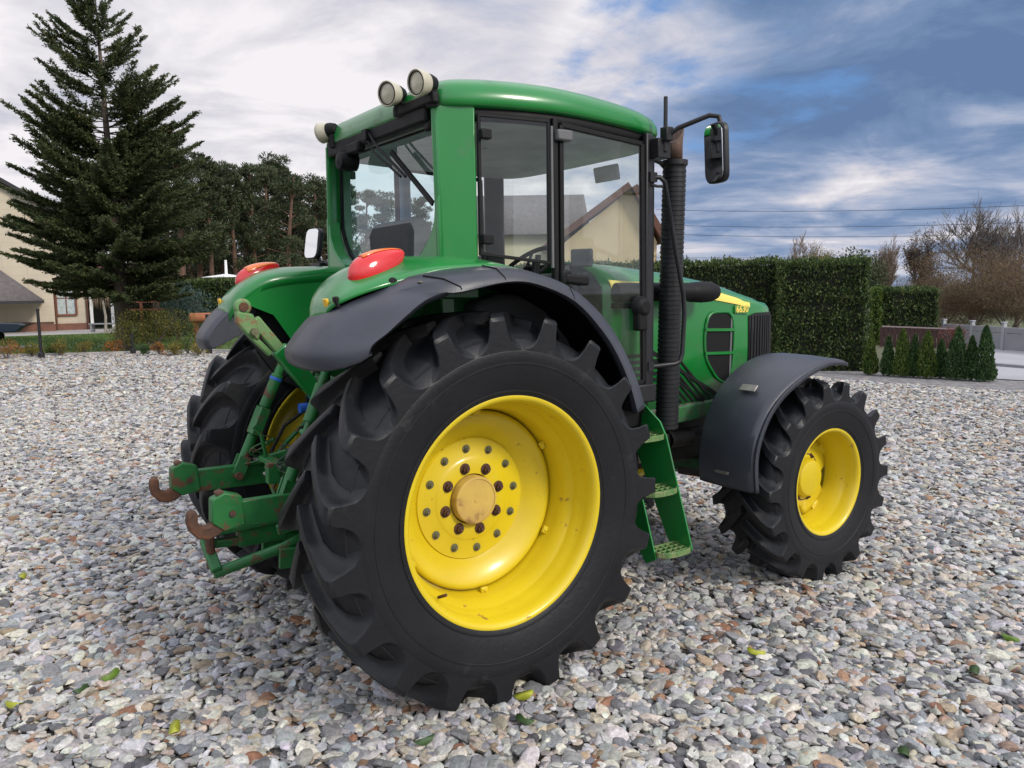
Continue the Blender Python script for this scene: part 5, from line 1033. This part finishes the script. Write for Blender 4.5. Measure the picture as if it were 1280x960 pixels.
# dark cart near the left edge
ct = empty('garden_cart', azd(6, 40), YAW-PI/2+.3, 'dark blue garden cart standing on the lawn at the left edge', 'garden cart')
q = MB(); q.prism([(-.55, .35), (-.70, .75), (.55, .70), (.75, .62), (.45, .35)], -.3, .3); q.build('tub', mat('dark_blue_plastic', (.02, .035, .06), .5), ct, bev=.03)
q = MB(); q.bar((.3, -.28, .45), (1.0, -.25, .68), .04, .04); q.bar((.3, .28, .45), (1.0, .25, .68), .04, .04); q.bar((1.0, -.25, .68), (1.0, .25, .68), .04, .04); q.build('handle', BLACK, ct)
for s in (-1, 1): q = MB(); q.lathe([(s*.32, 0), (s*.32, .17), (s*.35, .19), (s*.40, .19), (s*.42, .17), (s*.42, 0)], c=(-.35, 0, .19), nn=20); q.build('wheel', RUBB, ct)
# --- posts along the gravel
def post(px, D, h, r, label, name='metal_post'):
    o = empty(name, azd(px, D), 0, label, 'post', 'dark posts along the garden edge')
    MB().tube([(0, 0, 0), (0, 0, h)], r, 12).build('pole', BLACK, o); MB().lathe([(0, r*2.2), (.16, r*2.1), (.20, r), (.20, 0)], nn=14, axis='z').build('base', BLACK, o, bev=.004)
    MB().lathe([(h, r*1.25), (h+.05, r*1.25), (h+.07, 0)], nn=12, axis='z').build('cap', BLACK, o)
post(48, 27.3, 1.40, .042, 'tall slim black post on the gravel at the far left'); post(163.5, 27.2, .58, .040, 'short dark post right of the spruce trunk'); post(259, 26.0, 1.15, .045, 'black post between garden bed and tractor fender')
# --- pergola
pg = empty('pergola', azd(190, 35), YAW-PI/2, 'red brown wooden trellis behind the golden conifer bush', 'trellis')
q = MB(); 
for x in (-1.1, -.4, .3, 1.0): q.box((x, 0, .95), (.08, .08, 1.9))
q.build('trellis_posts', WOODR, pg)
q = MB()
for z in (1.25, 1.55, 1.85): q.box((-.05, .0, z), (2.4, .05, .06))
q.build('trellis_rails', WOODR, pg)
# --- terracotta roll on a stand
tr_ = empty('clay_pipe', azd(258, 29.2), YAW-PI/2, 'terracotta coloured horizontal clay pipe lying in the left garden', 'clay pipe'); q = MB(); q.lathe([(-.52, .13), (-.52, .17), (.50, .17), (.54, .20), (.62, .20), (.62, .15), (-.40, .12)], c=(0, 0, 1.02), nn=24, axis='x'); q.build('pipe', TERRA, tr_)
for x in (-.35, .38): MB().box((x, 0, .43), (.07, .3, .85)).build('stand', WOODR, tr_)
# --- white shelter behind the garden hedge
gz = empty('garden_shelter', azd(286, 41), YAW-PI/2, 'white roofed garden shelter showing above the left hedge', 'shelter')
MB().add([(-.9, -.9, 2.62), (.9, -.9, 2.62), (.9, .9, 2.62), (-.9, .9, 2.62), (0, 0, 2.80)], [(0, 1, 4), (1, 2, 4), (2, 3, 4), (3, 0, 4), (0, 1, 2, 3)]).build('roof', WHITEP, gz)
MB().lathe([(2.78, .07), (3.45, .06), (3.45, 0)], nn=12, axis='z').build('finial', WHITEP, gz)
for x in (-.8, .8):
    for y in (-.8, .8): MB().box((x, y, 1.3), (.07, .07, 2.62)).build('leg', WHITEP, gz)
# --- house beyond the cab
h2 = house_frame(760, 42, 'pale house with a brown gable roof behind the tractor cab')
def hx2(px): return Vector(azd(px, 42)-azd(760, 42)).dot(VR)
z_at = lambda py, px=760: at(px, py, 42).z
pk_ = (hx2(788), z_at(236)); le, re = (hx2(684), z_at(312)), (hx2(829), z_at(304, 829))
MB().prism([(hx2(694), 0), (hx2(694), le[1]), pk_, (hx2(822), re[1]+.1), (hx2(822), 0)], 0, 9).build('wall', WALLT, h2)
for a, b in ((le, pk_), (pk_, re)):
    dv = Vector((b[0]-a[0], b[1]-a[1])).normalized(); nn_ = Vector((-dv.y, dv.x))*.32; MB().prism([a, b, (b[0]+nn_.x, b[1]+nn_.y), (a[0]+nn_.x, a[1]+nn_.y)], -.55, 9.4).build('roof', ROOFB, h2)
mat('window_glass', (.05, .07, .09), .08, rv=0)
MB().tube([(hx2(827), -.55, re[1]-.15), (hx2(826), -.1, re[1]-.5), (hx2(824), -.1, 0)], .06, 8).build('downpipe', WHITEP, h2)
h3 = house_frame(655, 46, 'long pale building with a grey roof seen through the cab windows')
def hx3(px): return Vector(azd(px, 46)-azd(655, 46)).dot(VR)
zz0, zz1 = at(640, 292, 46).z, at(640, 250, 46).z
MB().prism([(hx3(560), 0), (hx3(560), zz0), (hx3(735), zz0), (hx3(735), 0)], 0, 7).build('wall', WALLY, h3)
MB().add([(hx3(552), -.5, zz0-.1), (hx3(738), -.5, zz0-.1), (hx3(738), 3.5, zz1+.6), (hx3(552), 3.5, zz1+.6), (hx3(552), 7.5, zz0-.1), (hx3(738), 7.5, zz0-.1)], [(0, 1, 2, 3), (3, 2, 5, 4)]).build('roof', ROOFG, h3, solid=.12)
for px in (590, 640, 690):
    wq = MB().box((hx3(px), -.02, 1.9), (1.1, .08, 1.3)).build('window', WHITEP, h3, bev=.01); MB().box((hx3(px), -.07, 1.9), (.95, .03, 1.15)).build('pane', bpy.data.materials['window_glass'], wq)
# --- overhead wires between poles out of frame
for i, (x0, y0, x1, y1, D0, D1, lb) in enumerate(((820, 262, 1500, 246, 62, 50, 'topmost overhead wire above the tall hedge'), (820, 281, 1500, 268, 62, 50, 'second overhead wire below the topmost one'), (820, 292, 1500, 283, 62, 50, 'third overhead wire crossing behind the bare trees'), (820, 322, 1500, 296, 64, 52, 'lowest overhead wire just above the hedge top'))):
    a, b = at(x0, y0, D0), at(x1, y1, D1); mid = [a.lerp(b, t)+Vector((0, 0, -.35*4*t*(1-t))) for t in [j/16 for j in range(17)]]; tag(MB().tube(mid, .014, 5).build('overhead_wire', BLACK), lb, 'wire', 'overhead wires')
# --- fallen leaves on the stones
FLM = [mat('leaf_green', (.10, .18, .02), .6), mat('leaf_yellow', (.34, .36, .03), .6), mat('leaf_dark', (.03, .07, .015), .6)]
FL = [(18, 880, 1, 'yellow fallen leaf at the left edge of the gravel'), (101, 862, 2, 'dark green leaf left of the bright one'), (138, 844, 0, 'bright green leaf on the stones at lower left'), (218, 910, 1, 'yellow green leaf lowest in the left gravel'), (28, 720, 1, 'small yellow leaf high on the left gravel'), (1262, 797, 0, 'green leaf near the right picture edge'), (1218, 838, 2, 'dark leaf below the right edge leaf'), (656, 900, 2, 'dark green leaf right of the big rear tyre'), (655, 828+40, 1, 'yellowish leaf close by the big rear tyre'), (945, 815, 1, 'pale yellow leaf on the gravel below the front tyre'), (530, 925, 2, 'small dark leaf before the rear tyre'), (1130, 940, 2, 'dark leaf at the lower right bottom edge')]
for px, py, mi, lb in FL:
    d = Fv+Rv*((px-640)/FPX)-Uv*((py-480)/FPX); t = (.032-CAM.z)/d.z; p = CAM+d*t; a = rng.uniform(0, 6); q = MB(); L = .045
    pts = [(L*math.cos(th)*(1 if abs(math.cos(th)) > .3 else .9), L*.62*math.sin(th)*(1+.25*math.cos(th*2)), .010*math.cos(2*th)+.004*math.sin(3*th)) for th in [2*PI*j/12 for j in range(12)]]
    q.add([(0, 0, .008)]+pts, [(0, j+1, (j+1) % 12+1) for j in range(12)]); o = q.build('fallen_leaf', FLM[mi], solid=.0006); o.location = p; o.rotation_euler = (rng.normal(0, .2), rng.normal(0, .2), a); tag(o, lb, 'leaf', 'fallen leaves on the gravel')
